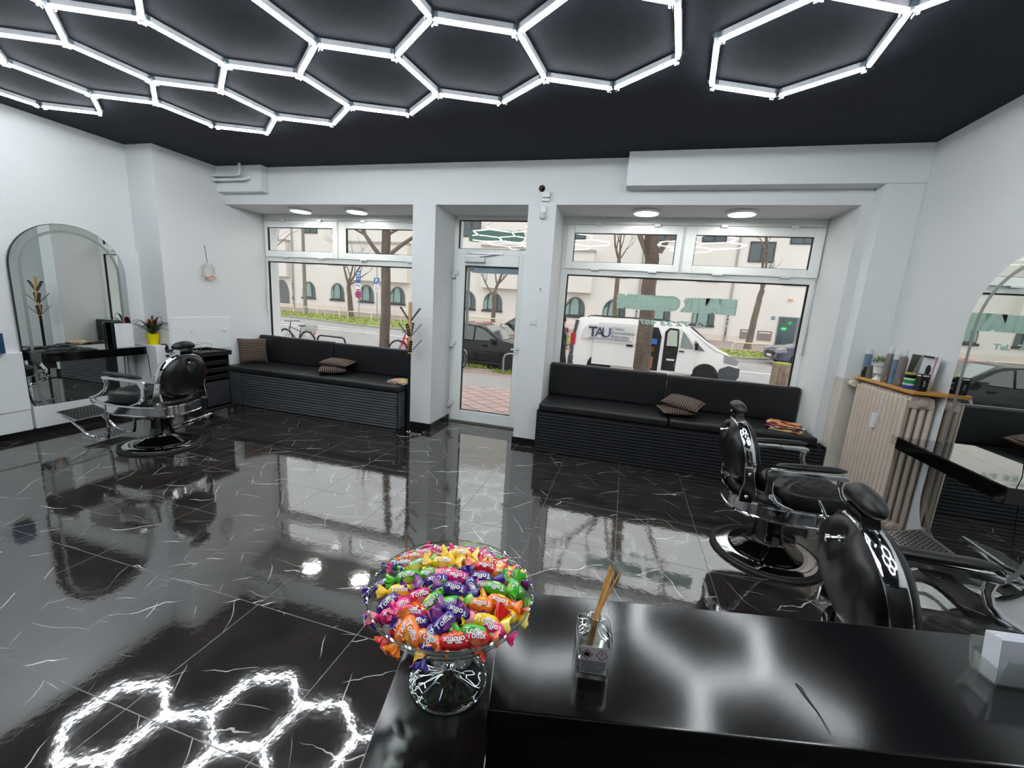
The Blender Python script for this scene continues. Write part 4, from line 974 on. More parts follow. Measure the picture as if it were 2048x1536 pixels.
def jar(z, body, lid, label, r_=.042, h_=.04):
    t = thing('styling_jar', label, 'jar', (2.095, 3.715, ZS+z), group='stack of hair wax jars')
    bm = BM(); lathe(bm, [(0, 0), (r_*.97, 0), (r_, .004), (r_, h_*.62), (r_*.96, h_*.66), (0, h_*.66)], 32); make('jar_body', bm, body, t)
    bm = BM(); lathe(bm, [(0, h_*.66), (r_*1.02, h_*.66), (r_*1.02, h_*.96), (r_*.98, h_), (0, h_)], 32); make('lid', bm, lid, t)
jar(0, mat('blue_wax', (52, 62, 140), .15), mat('clear_blue_lid', (190, 200, 214), .15), 'blue wax jar at the bottom of the stack of three on the shelf')
jar(.04, mat('green_wax', (36, 140, 70), .15), mat('clear_green_lid', (180, 205, 185), .15), 'green wax jar in the middle of the stack of three on the shelf')
jar(.08, mat('black_wax', (22, 22, 18), .15), mat('gold_lid', (196, 180, 80), .3, .5), 'black wax jar with gold lid on top of the stack of three on the shelf')
ct = thing('black_carton', 'upright black cardboard product carton at the right end of the shelf', 'carton', (2.11, 3.625, ZS))
bm = BM(); box(bm, -.025, .025, -.03, .03, 0, .125); make('carton_body', bm, mat('black_card', (20, 20, 22), .35), ct, smooth=0, bevel=.001)
bm = BM(); box(bm, -.018, .018, -.0308, -.030, .108, .118); box(bm, -.0258, -.025, -.02, .02, .108, .118); make('white_print', bm, WHT_T, ct, smooth=0)
text_obj('lettering', 'GLAM', .016, WHT_T, ct, basis((0, 0, 1), (-1, 0, 0), (0, -1, 0), (.005, -.0304, .035)))
# combs sticking out over the end of the right wall table
cmb = thing('afro_comb', 'black long-toothed comb held on the far end of the right wall table, teeth sticking out', 'comb', (2.03, 3.545, .825))
bm = BM(); box(bm, -.02, .02, -.004, .012, -.038, .034); make('grip', bm, BLKPL, cmb, smooth=0, bevel=.002)
bm = BM()
for i in range(4): tube(bm, [(-.012, .01, .026-i*.018), (-.012, .10, .026-i*.018)], [.0032, .0016], 6)
make('teeth', bm, BLKPL, cmb)
# ================================================================== reception counter
H1, H0 = 1.25, 1.226
AC = math.radians(12.3); ex = Vector((math.cos(AC), math.sin(AC), 0)); ey = Vector((-math.sin(AC), math.cos(AC), 0))
cA = atz(975, 1418, H1)            # near left corner of the upper slab
cD = (atz(1500, 1227, H1)-cA).dot(ey)   # depth of the slab
co_ = thing('reception_counter', 'black satin reception counter in the foreground holding the sweets bowl and reed diffuser', 'counter', (cA.x, cA.y, 0), AC)
bm = BM(); box(bm, 0, 2.1, 0, cD, H1-.026, H1); make('counter_top', bm, SATIN, co_, smooth=0, bevel=.0015)
lw = (atz(808, 1300, H0)-cA).dot(ex)
bm = BM(); box(bm, lw, .003, -.30, cD-.005, H0-.03, H0); make('side_top', bm, SATIN, co_, smooth=0, bevel=.0015)
bm = BM(); box(bm, lw+.01, 2.08, cD-.04, cD-.01, 0, H0-.03); box(bm, lw+.005, lw+.03, -.30, cD-.01, 0, H0-.03); make('front_panel', bm, BLKPL, co_, smooth=0)
bm = BM(); box(bm, lw+.03, 2.08, -.42, cD-.04, .74, .765); make('desk_top', bm, mat('black_desk_board', (9, 9, 10), .55), co_, smooth=0)
bm = BM(); box(bm, .0, 2.08, cD-.07, cD-.04, .765, H1-.03); make('inner_panel', bm, BLKPL, co_, smooth=0)

# ------------------------------------------------------------------ cake stand full of sweets
RB = .083
fc = atz(897, 1357, H0)
st = thing('cake_stand', 'clear glass footed cake stand heaped with wrapped sweets on the counter corner', 'glass stand', (fc.x, fc.y, H0))
HR = .114
bm = BM()
lathe(bm, [(.006, .017), (.010, .013), (.020, .0085), (.032, .005), (.0400, .0035), (.0415, .0018), (.0402, .0004), (.0385, .0012), (.031, .0032), (.019, .0062), (.009, .0095), (.004, .011), (0, .0112)], 64)
BOWL = pane_mat('clear_bowl_glass', (.95, .985, .97, 1), 1.3, .015)
make('foot', bm, BOWL, st, smooth=50)
BOWLRIM = None
bm = BM(); lathe(bm, [(0, .0172), (.006, .0172), (.0055, .03), (.006, .042), (.010, .048), (.0125, .054), (.0125, .058), (.010, .063), (.0075, .068), (.012, .0745), (0, .0745)], 32); make('stem', bm, GLASSR, st, smooth=60)
bm = BM()
inner = [(0, .0785), (.028, .0790), (.052, .084), (.068, .094), (.0785, .106), (.0820, .1135)]
outer = [(.0836, .1140), (.0845, .1125), (.0805, .1045), (.070, .092), (.053, .0815), (.028, .0765), (0, .0755)]
lathe(bm, inner+outer, 80); make('bowl', bm, BOWL, st, smooth=60)
EDGEG = pane_mat('glass_rim_edge', (.80, .90, .85, 1), 1.5, .22)
bm = BM(); N = 96; tube(bm, [(.0836*math.cos(2*PI*k/N), .0836*math.sin(2*PI*k/N), .1135) for k in range(N)], .0012, 8, closed=True); make('bowl_rim', bm, EDGEG, st)
bm = BM(); tube(bm, [(.0408*math.cos(2*PI*k/N), .0408*math.sin(2*PI*k/N), .0016) for k in range(N)], .0011, 8, closed=True); make('foot_rim', bm, EDGEG, st)

# sweets: twisted paper wrapped toffees
WRAP = {'magenta': (226, 30, 120), 'green': (70, 175, 40), 'yellow': (250, 205, 20), 'orange': (250, 128, 20), 'purple': (58, 32, 130), 'red': (225, 35, 40)}
ACC = {'magenta': (250, 150, 170), 'green': (190, 230, 110), 'yellow': (255, 235, 120), 'orange': (255, 190, 60), 'purple': (150, 60, 150), 'red': (250, 130, 80)}
WT = mat('white_letter_ink', (245, 245, 245), .4)
def wrap_mat(k, acc=False):
    nm = 'sweet_wrapper_%s%s' % (k, '_print' if acc else '')
    m = mat(nm, ACC[k] if acc else WRAP[k], .22, coat=.5)
    if acc: return m
    n = m.node_tree; b_ = n.nodes['Principled BSDF']
    if not n.nodes.get('pat'):
        t = n.nodes.new('ShaderNodeTexCoord'); v = n.nodes.new('ShaderNodeTexNoise'); v.name = 'pat'; v.inputs['Scale'].default_value = 75; v.inputs['Detail'].default_value = 1
        r = n.nodes.new('ShaderNodeValToRGB'); r.color_ramp.elements[0].position = .56; r.color_ramp.elements[0].color = lin(WRAP[k]); r.color_ramp.elements[1].position = .66; r.color_ramp.elements[1].color = lin(ACC[k])
        n.links.new(t.outputs['Object'], v.inputs[0]); n.links.new(v.outputs['Fac'], r.inputs[0]); n.links.new(r.outputs[0], b_.inputs['Base Color'])
        nz = n.nodes.new('ShaderNodeTexNoise'); nz.inputs['Scale'].default_value = 260; bp = n.nodes.new('ShaderNodeBump'); bp.inputs['Strength'].default_value = .5; bp.inputs['Distance'].default_value = .0006
        n.links.new(t.outputs['Object'], nz.inputs[0]); n.links.new(nz.outputs['Fac'], bp.inputs['Height']); n.links.new(bp.outputs[0], b_.inputs['Normal'])
    return m
def sweet_proto(k, var):
    rnd = random.Random(hash(k) % 97 + var*13 if False else sum(map(ord, k))+var*13)
    r = thing('wrapped_sweet', 'x', 'sweet')
    hl = .0118; R = .0072
    bm = BM(); rings = []; n = 18
    L = [(-hl-.0012, .22), (-hl, .42), (-hl*.86, .74), (-hl*.6, .93), (-hl*.2, 1.0), (hl*.2, 1.0), (hl*.6, .93), (hl*.86, .74), (hl, .42), (hl+.0012, .22)]
    for x, s in L:
        rings.append([bm.verts.new((x, R*s*math.cos(2*PI*j/n)*(1+.06*math.sin(j*3+x*900)), R*s*math.sin(2*PI*j/n)*.94*(1+.05*math.sin(j*2+x*700)))) for j in range(n)])
    for A, B in zip(rings, rings[1:]):
        for j in range(n): bm.faces.new((A[j], A[(j+1) % n], B[(j+1) % n], B[j]))
    bm.faces.new(rings[0]); bm.faces.new(rings[-1][::-1])
    make('toffee_body', bm, wrap_mat(k), r, smooth=50)
    for s in (-1, 1):
        bm = BM(); nf = 15; rows = []; fl = rnd.uniform(.008, .0115); tw = rnd.uniform(-.6, .6); op = rnd.uniform(.0052, .0078); bd = rnd.uniform(-.5, .5)
        for i in range(6):
            t = i/5; rr = .0014 + op*t**.8; row = []
            for j in range(nf+1):
                a = 2*PI*j/nf + tw*t*2; fr = 1 + (.32*t)*math.sin(j*3.1+var*2); sq = .55 if i else 1
                row.append(bm.verts.new((s*(hl+.0008+fl*t*(1+.12*math.sin(j*2.0+var))), rr*math.cos(a)*fr, rr*math.sin(a)*sq*fr + bd*.004*t*t)))
            rows.append(row)
        for A, B in zip(rows, rows[1:]):
            for j in range(nf): bm.faces.new((A[j], A[j+1], B[j+1], B[j]))
        make('wrapper_twist', bm, wrap_mat(k), r, smooth=60)
    def f(co):
        a = PI/2 + (.0 - co.y)/R; rr = R*.985+.0004 + co.z*.2; x = co.x; q = max(0, 1-(abs(x)/hl)**3*.35)
        return Vector((x, -rr*q*math.cos(a)*-1, rr*q*math.sin(a)*.96+.0002))
    me = text_obj('lettering', 'Toffix', .0072, WT, r, fn=lambda co: f(Vector((co.x-.0088, co.y-.0022, co.z))), bold=.00018, extrude=.0002)
    bm = BM(); e = [(.0042*math.cos(2*PI*j/14), .0030*math.sin(2*PI*j/14)) for j in range(14)]
    cc = [bm.verts.new(f(Vector((u, v-.0058, .0)))) for u, v in e]; bm.faces.new(cc); make('fruit_print', bm, wrap_mat(k, True), r, smooth=0)
    return r
protos = {}
def sweet(k, var):
    if (k, var) not in protos:
        protos[k, var] = [sweet_proto(k, var), False]
    p = protos[k, var]
    if not p[1]: p[1] = True; return p[0]
    return copy_tree(p[0])
SW = '''m 310 745 182 0;m 560 690 -8 0;m 620 565 35 1;m 500 330 22 1;m 760 180 80 0;m 985 200 -20 0;m 905 425 -8 0;p 345 625 78 0;p 440 310 30 1;p 340 480 70 1;p 570 232 60 2;p 885 515 -32 0;p 1010 510 88 1;p 1085 430 18 0
p 800 770 58 0;p 680 905 82 1;p 905 690 -30 0;p 1330 415 -18 0;p 1055 240 6 1;g 645 192 12 1;g 520 420 32 0;g 690 405 30 1;g 708 615 72 1;g 840 625 30 1;g 1190 512 -4 0;g 1320 530 62 0;g 1400 500 86 0;g 1085 280 -16 1;g 1030 845 -6 0;g 875 845 10 2
g 600 330 84 1;y 465 530 -8 0;y 795 310 4 0;y 700 258 -6 1;y 970 315 -42 1;y 1118 762 -6 0;y 1315 352 -16 0;y 1270 715 -10 1;o 440 860 80 0;o 555 845 -68 0;o 640 975 -30 1;o 1085 635 6 1;o 1225 615 -20 0;o 915 175 30 0;o 1245 405 -24 0
r 1350 655 -15 1;r 1120 350 10 0;r 1215 330 -6 0;r 865 915 6 1;r 1085 935 4 0;r 375 840 70 1;r 935 965 20 1;m 1105 490 10 1;m 815 400 16 1;m 645 242 20 0;m 1150 255 -60 0;p 745 450 24 0;g 850 225 -70 0;y 925 250 60 0;o 560 275 20 0
p 500 965 5 2;r 1240 890 60 1;m 1215 845 -30 0;y 640 850 20 2;g 760 520 30 1;m 470 650 60 1;p 590 770 10 1;y 560 500 -80 2;o 1010 330 -60 2;g 940 600 10 2;p 460 420 30 2;r 700 330 10 2;p 1240 760 -10 2;m 1020 700 30 2;g 640 760 70 2;r 760 880 30 2;p 980 800 40 2;y 1180 560 20 2;o 400 560 -40 2;m 820 200 10 2;g 1390 600 70 2;r 1180 280 20 2'''
CN = dict(m='magenta', p='purple', g='green', y='yellow', o='orange', r='red')
SHADE = dict(magenta='pink', purple='dark violet', green='lime', yellow='lemon', orange='tangerine', red='cherry')
zc0 = H0+HR
def dome_hit(px, py, extra):
    d = ray(px, py); best = None
    for i in range(900):
        t = .25+i*.0006; p = Vector((0, 0, CZ))+d*t; q = math.hypot(p.x-fc.x, p.y-fc.y)/RB
        hgt = zc0 + .021*max(-1.2, 1-(q/.92)**2.2) - .008 + extra
        if p.z <= hgt: return p, q
    return p, q
rs = random.Random(11)
k_ = 0
for it in SW.replace('\n', ';').split(';'):
    c, a, b_, ang, lvl = it.split(); col = CN[c]; px, py = 680+float(a)*.26042, 1040+float(b_)*.26042
    lv = int(lvl); rr_ = math.hypot((px-898)/160, (py-1192)/112)
    if lv == 2 and rr_ > .62: continue
    lim = .84 if py < 1192 else .76
    if rr_ > lim: px, py = 898+(px-898)*lim/rr_, 1192+(py-1192)*lim/rr_
    p, q = dome_hit(px, py, {0: .0, 1: -.004, 2: -.012}[lv])
    o = sweet(col, k_ % 2); k_ += 1
    # orientation: long axis along the seen direction on the heap, printed side up to the viewer
    vd = (Vector((0, 0, CZ))-p).normalized(); nrm = (Vector((p.x-fc.x, p.y-fc.y, 0))/RB*.55 + Vector((0, 0, 1))).normalized()
    face = (vd*.75+nrm*.6).normalized()
    aa = math.radians(float(ang)); xa = R2*math.cos(aa)+U2*math.sin(aa); xa = (xa-nrm*xa.dot(nrm)*.8); xa = (xa-face*xa.dot(face)).normalized(); ya = face.cross(xa)
    if rs.random() < .45: xa, ya = -xa, -ya
    s_ = 1.0
    o.matrix_world = basis(xa*s_, ya*s_, face*s_, p + Vector((0, 0, -.003)))
    u_, v_ = (px-898)/164, (1200-py)/118; az = int(((math.degrees(math.atan2(v_, u_))+360+22.5) % 360)//45); ring = math.hypot(u_, v_)
    where = ['right', 'far right', 'far', 'far left', 'left', 'near left', 'near', 'near right'][az]
    lab = ('%s wrapped sweet in the very middle of the heap' % SHADE[col]) if ring < .22 else '%s wrapped sweet %s, %s side of glass stand' % (SHADE[col], 'halfway up the heap' if ring < .62 else 'by the rim', where)
    o['label'] = lab; o['group'] = lab; o['category'] = 'sweet'

# ------------------------------------------------------------------ reed diffuser
bc = atz(1181, 1323, H1)
rdx = thing('reed_diffuser', 'square clear glass reed diffuser bottle with five brown reeds on the counter', 'reed diffuser', (bc.x, bc.y, H1), math.radians(9)); rdx.scale = (.9, .9, .9)
BW = .0205
def sq_lathe(bm, prof, n=48, p=6):
    rings = []
    for r, z, k in prof:
        row = []
        for i in range(n):
            u = 2*PI*i/n; c, s = math.cos(u), math.sin(u); q = (abs(c)**k+abs(s)**k)**(-1/k); row.append(bm.verts.new((c*q*r, s*q*r, z)))
        rings.append(row)
    for A, B in zip(rings, rings[1:]):
        for i in range(n): bm.faces.new((A[i], A[(i+1) % n], B[(i+1) % n], B[i]))
    bm.faces.new(rings[0][::-1]); bm.faces.new(rings[-1]); return rings
bm = BM()
out = [(BW*.9, 0, 9), (BW, .002, 9), (BW*.99, .046, 9), (BW*.93, .051, 7), (BW*.6, .054, 3), (.0085, .055, 2), (.0085, .060, 2), (.0098, .0605, 2), (.0098, .0635, 2), (.0082, .064, 2)]
inn = [(.0060, .0638, 2), (.0060, .053, 2), (BW*.55, .0495, 3), (BW*.84, .047, 7), (BW*.88, .044, 9), (BW*.86, .006, 9), (BW*.75, .0045, 9)]
sq_lathe(bm, out+inn); make('glass_bottle', bm, pane_mat('clear_bottle_glass', (.95, .97, .96, 1), 1.9, .035), rdx, smooth=50)
bm = BM(); sq_lathe(bm, [(BW*.74, .0047, 9), (BW*.855, .0062, 9), (BW*.855, .017, 9)]); make('scented_oil', bm, pane_mat('clear_oil', (.96, .95, .90, 1), .8), rdx, smooth=40)
bm = BM(); box(bm, -BW*.78, BW*.78, -BW-.0006, -BW-.0001, .004, .040); lb = make('warning_label', bm, mat('clear_grey_label', (200, 198, 204), .4), rdx, smooth=0)
RED = mat('hazard_red', (150, 40, 60), .5)
for x in (-.0085, .0085):
    bm = BM(); o4 = [(x+.0072, .030), (x, .0372), (x-.0072, .030), (x, .0228)]; i4 = [(x+.0060, .030), (x, .036), (x-.0060, .030), (x, .024)]
    va = [bm.verts.new((u, -BW-.0008, v)) for u, v in o4]; vb = [bm.verts.new((u, -BW-.0008, v)) for u, v in i4]
    for i in range(4): bm.faces.new((va[i], va[(i+1) % 4], vb[(i+1) % 4], vb[i]))
    make('hazard_diamond', bm, RED, lb, smooth=0)
FR = basis((1, 0, 0), (0, 0, 1), (0, -1, 0), (0, 0, 0))
text_obj('exclamation_mark', '!', .0085, BLK_T, lb, Matrix.Translation((.0070, -BW-.0008, .0272)) @ FR, extrude=.0001)
bm = BM(); fl_ = [(-.0035, 0), (0, -.0012), (.003, .0), (.0035, .002), (.002, .0045), (.001, .003), (-.0005, .0062), (-.002, .004), (-.0035, .0025)]
prism(bm, [(u-.0085, v+.0282) for u, v in fl_], lambda u, v, d: (u, d, v), -BW-.0010, -BW-.0007); make('flame_mark', bm, BLK_T, lb, smooth=0)
bm = BM()
for i in range(9):
    z = .0205-i*.0018; x0 = -.0145+.0012*math.sin(i*3); x = x0
    while x < .0135-.002*(i > 5):
        w__ = rs.uniform(.0006, .0022); box(bm, x, x+w__, -BW-.0009, -BW-.0007, z, z+.0008); x += w__+.0006
make('small_print', bm, BLK_T, lb, smooth=0)
REED = mat('reed_brown', (190, 140, 78), .6, var=(200, .15))
base = Vector((-.006, -.002, .006)); tops = [atz(1222, 1128, H1+.098), atz(1228, 1141, H1+.094), atz(1243, 1141, H1+.090), atz(1224, 1133, H1+.096), atz(1227, 1146, H1+.092)]
for i, tp in enumerate(tops):
    q = Matrix.Rotation(-math.radians(9), 4, 'Z') @ ((tp-Vector((bc.x, bc.y, H1)))/.9); b0 = base + Vector((-.003+.0017*i, .001*i-.002, 0)); 
    nk = Vector((.0008*(i-2), .0007*(2-i), .060)); q2 = nk + (nk-b0)*((q.z-.060)/(.060-b0.z)) ; q2 = q2.lerp(q, .95)
    bm = BM(); tube(bm, [b0, nk, q2], .0013, 8); make('reed', bm, REED, rdx)

hs = [atz(px, py, H1+.0006) for px, py in ((1592, 1366), (1601, 1376), (1612, 1393), (1636, 1424), (1662, 1468))]
bm = BM(); tube(bm, [p-hs[0] for p in hs], [.0009, .0022, .0014, .0005, .0003], 6, flat=.25); o_ = make('hair_strand', bm, BLK_T, loc=hs[0]); tag(o_, 'small dark wisp of cut hair lying on the counter right of the reed diffuser', 'hair')
# ------------------------------------------------------------------ business cards in an acrylic holder
kc = atz(1984, 1374, H1)
ang = math.radians(-4)
ACR = pane_mat('clear_acrylic', (.93, .96, .94, 1), 1.6, .10)
kh = thing('card_holder', 'clear acrylic business card holder at the right end of the counter', 'card holder', (kc.x, kc.y, H1), AC+ang)
DZ = .022
bm = BM(); box(bm, 0, .095, 0, DZ+.004, 0, .0025); box(bm, 0, .0022, .0, DZ+.004, .0025, .022); 
prism(bm, [(0, 0), (.0, .0025), (-.004, .038), (-.0065, .038), (-.0025, 0)], lambda u, v, d: (d, u, v), .0, .095)
prism(bm, [(DZ+.002, 0), (DZ+.0045, 0), (DZ+.014, .036), (DZ+.0115, .036)], lambda u, v, d: (d, u, v), 0, .095); make('acrylic_tray', bm, ACR, kh, smooth=0)
bk = Vector((kc.x, kc.y, H1))
rz = Matrix.Translation(bk) @ Matrix.Rotation(AC+ang, 4, 'Z')
EDG = mat('card_edge_lilac', (214, 216, 228), .6)
for i in range(22):
    bm = BM(); y = .002+i*(DZ-.004)/22; box(bm, .0045, .0895, y, y+.0007, .0028, .0028+.051+.0006*math.sin(i*1.7)); o = make('business_card', bm, PAPER if i % 2 else EDG, smooth=0)
    o.matrix_world = rz @ Matrix.Rotation(math.radians(-7), 4, 'X')
    tag(o, 'plain white business card standing in the packed clear holder on the counter', 'business card', 'business cards in the holder')
    if i == 0:
        bm = BM()
        for q, (a, b_) in enumerate(((.008, .045), (.008, .05), (.008, .03))): box(bm, a+.003, b_, .0026, .003, .020-q*.0035, .0212-q*.0035)
        t_ = make('printed_lines', bm, BLK_T, o, smooth=0); o['label'] = 'front business card with printed lines in the clear holder on the counter'
        del o['group']
# ================================================================== outside
def zg(y): return -.15-(y-5.4)*.0434 if y < 13 else -.48+.0218*(y-13)
def gp(px, py):
    d = ray(px, py); y = 5.5
    while y < 60:
        p = Vector((0, 0, CZ))+d*(y/d.y)
        if p.z <= zg(y): return p
        y += .02
    return p
PAVER = mat('reddish_paver', (172, 148, 142), .85)
def paver_nodes():
    n = PAVER.node_tree; b_ = n.nodes['Principled BSDF']; g = n.nodes.new('ShaderNodeNewGeometry'); mp = n.nodes.new('ShaderNodeMapping'); mp.inputs['Rotation'].default_value = (0, 0, math.radians(40)); br = n.nodes.new('ShaderNodeTexBrick')
    br.offset = 0; br.inputs['Scale'].default_value = 1; br.inputs['Brick Width'].default_value = .32; br.inputs['Row Height'].default_value = .32; br.inputs['Mortar Size'].default_value = .012
    br.inputs['Color1'].default_value = lin((176, 150, 143)); br.inputs['Color2'].default_value = lin((160, 138, 133)); br.inputs['Mortar'].default_value = lin((96, 66, 60))
    n.links.new(g.outputs['Position'], mp.inputs[0]); n.links.new(mp.outputs[0], br.inputs[0]); n.links.new(br.outputs[0], b_.inputs['Base Color'])
paver_nodes()
ASPH = mat('grey_asphalt', (150, 147, 145), .9, var=(1.3, .08)); ASPH2 = mat('bike_lane_asphalt', (146, 142, 138), .9, var=(5, .1)); EARTH = mat('earth_and_litter', (146, 124, 112), .95, var=(3, .2))
GRASS = mat('verge_grass', (132, 142, 66), .95, var=(2.2, .28)); KERB = mat('kerb_stone', (150, 146, 138), .9, var=(3, .1)); SIDE = mat('far_pavement', (158, 142, 134), .9, var=(2, .08)); COB = mat('cobble_gutter', (140, 134, 130), .9, var=(9, .25))
def strip(name, st, m, dz=0, thick=.12):
    """ground strip: st = [(x, y_near, y_far), ...] from left to right"""
    bm = BM(); g = []; J = 4
    for x, a, b_ in st: g.append([(x, a+(b_-a)*j/J) for j in range(J+1)])
    T = [[bm.verts.new((x, y, zg(y)+dz)) for x, y in r] for r in g]; B = [[bm.verts.new((x, y, zg(y)+dz-thick)) for x, y in r] for r in g]; N = len(st)-1
    for i in range(N):
        for j in range(J): bm.faces.new((T[i][j], T[i+1][j], T[i+1][j+1], T[i][j+1])); bm.faces.new((B[i][j], B[i][j+1], B[i+1][j+1], B[i+1][j]))
        bm.faces.new((T[i][0], B[i][0], B[i+1][0], T[i+1][0])); bm.faces.new((T[i][J], T[i+1][J], B[i+1][J], B[i][J]))
    for i in (0, N):
        for j in range(J): bm.faces.new((T[i][j], T[i][j+1], B[i][j+1], B[i][j]))
    o = make(name, bm, m, smooth=0); o['kind'] = 'structure'; return o
strip('pavement', [(-60, 5.42, 8.9), (40, 5.42, 8.9)], PAVER)
strip('cycle_lane', [(-60, 8.9, 11.1), (40, 8.9, 11.1)], ASPH2)
strip('tree_strip', [(-60, 11.1, 12.3), (40, 11.1, 12.3)], EARTH)
strip('kerb', [(-60, 12.3, 12.48), (40, 12.3, 12.48)], KERB)
KB = [(-60, 33.5), (-25.2, 24.95), (-19.5, 23.6), (-15.4, 22.6), (-9, 22.3), (0, 22.5), (6, 22.95), (9, 24.2), (13, 24.6), (40, 24.6)]
strip('street', [(x, 12.48, b_) for x, b_ in KB], ASPH, dz=-.05)
strip('kerb', [(x, b_, b_+.25) for x, b_ in KB], KERB, dz=.04)
strip('gutter', [(x, b_-1.5 if x > -6 else b_-.1, b_-.02) for x, b_ in KB if x > -16], COB, dz=-.046)
strip('grass_verge', [(x, b_+.25, max(b_+2.5, 29.2 if x < -12 else 27.0)) for x, b_ in KB if x < 10], GRASS, dz=.03)
strip('far_pavement', [(-60, 29.2, 34.2), (-12, 29.2, 34.2), (-11.9, 27.0, 34.2), (40, 27.0, 34.2)], SIDE, dz=.01)
# tufts of grass on the verge and round the bicycle stands
bm = BM(); rg = random.Random(5)
for i in range(2600):
    if i < 2000:
        x = rg.uniform(-29, 8); lo = 22.6
        for (xa, ya), (xb, yb) in zip(KB, KB[1:]):
            if xa <= x <= xb: lo = ya+(yb-ya)*(x-xa)/(xb-xa)
        y = rg.uniform(lo+.3, 29.0 if x < -12 else 26.9); h_ = rg.uniform(.05, .13)
    else:
        cx_, cy_ = ((-4.75, 12.6), (-3.3, 11.9))[i % 2]; x, y, h_ = rg.gauss(cx_, .28), rg.gauss(cy_, .18), rg.uniform(.04, .12)
    a = rg.uniform(0, PI); w__ = rg.uniform(.03, .08) if i < 2000 else .02; z = zg(y)+.02
    bm.faces.new((bm.verts.new((x-w__*math.cos(a), y-w__*math.sin(a), z)), bm.verts.new((x+w__*math.cos(a), y+w__*math.sin(a), z)), bm.verts.new((x+rg.uniform(-.03, .03), y, z+h_))))
o_ = make('grass_tufts', bm, mat('grass_blade', (128, 146, 58), .8, var=(3, .3)), smooth=0); tag(o_, 'green grass tufts on the verge across the street and by the cycle stands', 'grass', kind='stuff')
bm = BM(); LINE = mat('white_road_paint', (235, 232, 226), .7)
for a, b_ in (((-21.5, 20.15), (-9, 19.3)), ((-21.5, 21.3), (-13.5, 20.4))):
    N = 16; A = []
    for i in range(N+1): x = a[0]+(b_[0]-a[0])*i/N; y = a[1]+(b_[1]-a[1])*i/N; A.append((bm.verts.new((x, y-.07, zg(y-.07)-.045)), bm.verts.new((x, y+.07, zg(y+.07)-.045))))
    for p, q in zip(A, A[1:]): bm.faces.new((p[0], q[0], q[1], p[1]))
A = (bm.verts.new((4.0, 18.23, zg(18.2)-.045)), bm.verts.new((12, 17.9, zg(17.9)-.045)), bm.verts.new((12, 18.04, zg(18)-.045)), bm.verts.new((4.0, 18.37, zg(18.4)-.045))); bm.faces.new(A)
o_ = make('road_marking', bm, LINE, smooth=0); tag(o_, 'thin white painted line along the street', 'road marking')

# ------------------------------------------------------------------ the building across the street
YB = 34.0; KS = YB/31
def bx_(v): return v*KS
def bz_(v): return CZ+(v-CZ)*KS
FAC = mat('cream_render', (230, 225, 219), .85, var=(.35, .04)); FACD = mat('cream_reveal', (222, 212, 202), .85); GLZ = mat('dark_window_glass', (70, 84, 88), .08, spec=.8); FRM = mat('dark_window_frame', (62, 60, 62), .5)
CURT = mat('pale_green_curtain', (140, 168, 160), .6); LEAD = mat('zinc_pipe', (168, 164, 160), .5, .3)
bl = thing('apartment_building', 'long cream apartment building with arched ground floor windows across the street', 'building', (-10, YB, 0))
def bput(name, bm, m, p=None, **k):
    o = make(name, bm, m, p or bl, **k)
    if p is None: o.location = (10, -YB, 0)
    return o
bm = BM(); box(bm, -60, 40, YB, YB+8, -.6, 13.5); bput('wall', bm, FAC, smooth=0)
bm = BM(); box(bm, -60, 40, YB-.025, YB, -.6, .45); bput('plinth', bm, mat('cream_plinth', (226, 214, 204), .9, var=(.8, .05)), smooth=0)
def arch_pts(xc, hw, zb, zt, n=14):
    zs = zb+(zt-zb)*.30
    return [(xc-hw, zb), (xc+hw, zb), (xc+hw, zs)] + [(xc+hw*math.cos(PI*k/n/1.0), zs+(zt-zs)*math.sin(PI*k/n)**.9) for k in range(1, n)] + [(xc-hw, zs)]
def arch_window(xa, xb, zb=1.12, zt=2.5, door=False):
    xa, xb, zb, zt = bx_(xa), bx_(xb), bz_(zb), bz_(zt); xc, hw = (xa+xb)/2, (xb-xa)/2
    bm = BM(); prism(bm, arch_pts(xc, hw+.10, zb-.02, zt+.12), lambda u, v, d: (u, d, v), YB-.012, YB); w0 = bput('window', bm, FACD, smooth=0)
    bm = BM(); prism(bm, arch_pts(xc, hw, zb, zt), lambda u, v, d: (u, d, v), YB-.03, YB-.012); make('panel' if door else 'pane', bm, mat('grey_door_panel', (104, 106, 112), .5) if door else GLZ, w0, smooth=0)
    if door: return
    bm = BM(); prism(bm, arch_pts(xc-hw*.05, hw*.42, zb+.12, zt-.12), lambda u, v, d: (u, d, v), YB-.036, YB-.03); prism(bm, [(xc-hw*.93, zb+.1), (xc-hw*.6, zb+.1), (xc-hw*.6, zt-.55), (xc-hw*.9, zb+.7)], lambda u, v, d: (u, d, v), YB-.036, YB-.03); make('curtain', bm, CURT, w0, smooth=0)
    bm = BM(); box(bm, xc-hw*.55, xc-hw*.47, YB-.05, YB-.03, zb, zt-.2); box(bm, xc+hw*.42, xc+hw*.5, YB-.05, YB-.03, zb, zt-.2); make('mullion', bm, FRM, w0, smooth=0)
    bm = BM(); box(bm, xc-hw-.14, xc+hw+.04, YB-.10, YB-.012, zb-.14, zb+.01); make('sill', bm, FRM, w0, smooth=0)
arch_window(-30.94, -29.4, .45, 2.52, True)
for xa, xb in ((-27.95, -26.6), (-25.0, -23.65), (-22.15, -20.75), (-19.2, -17.8), (-16.1, -14.75), (-13.0, -11.6), (-10.95, -9.4), (-7.6, -6.1), (-4.5, -3.04), (-1.75, -.15), (1.35, 2.9), (4.3, 5.75)): arch_window(xa, xb)
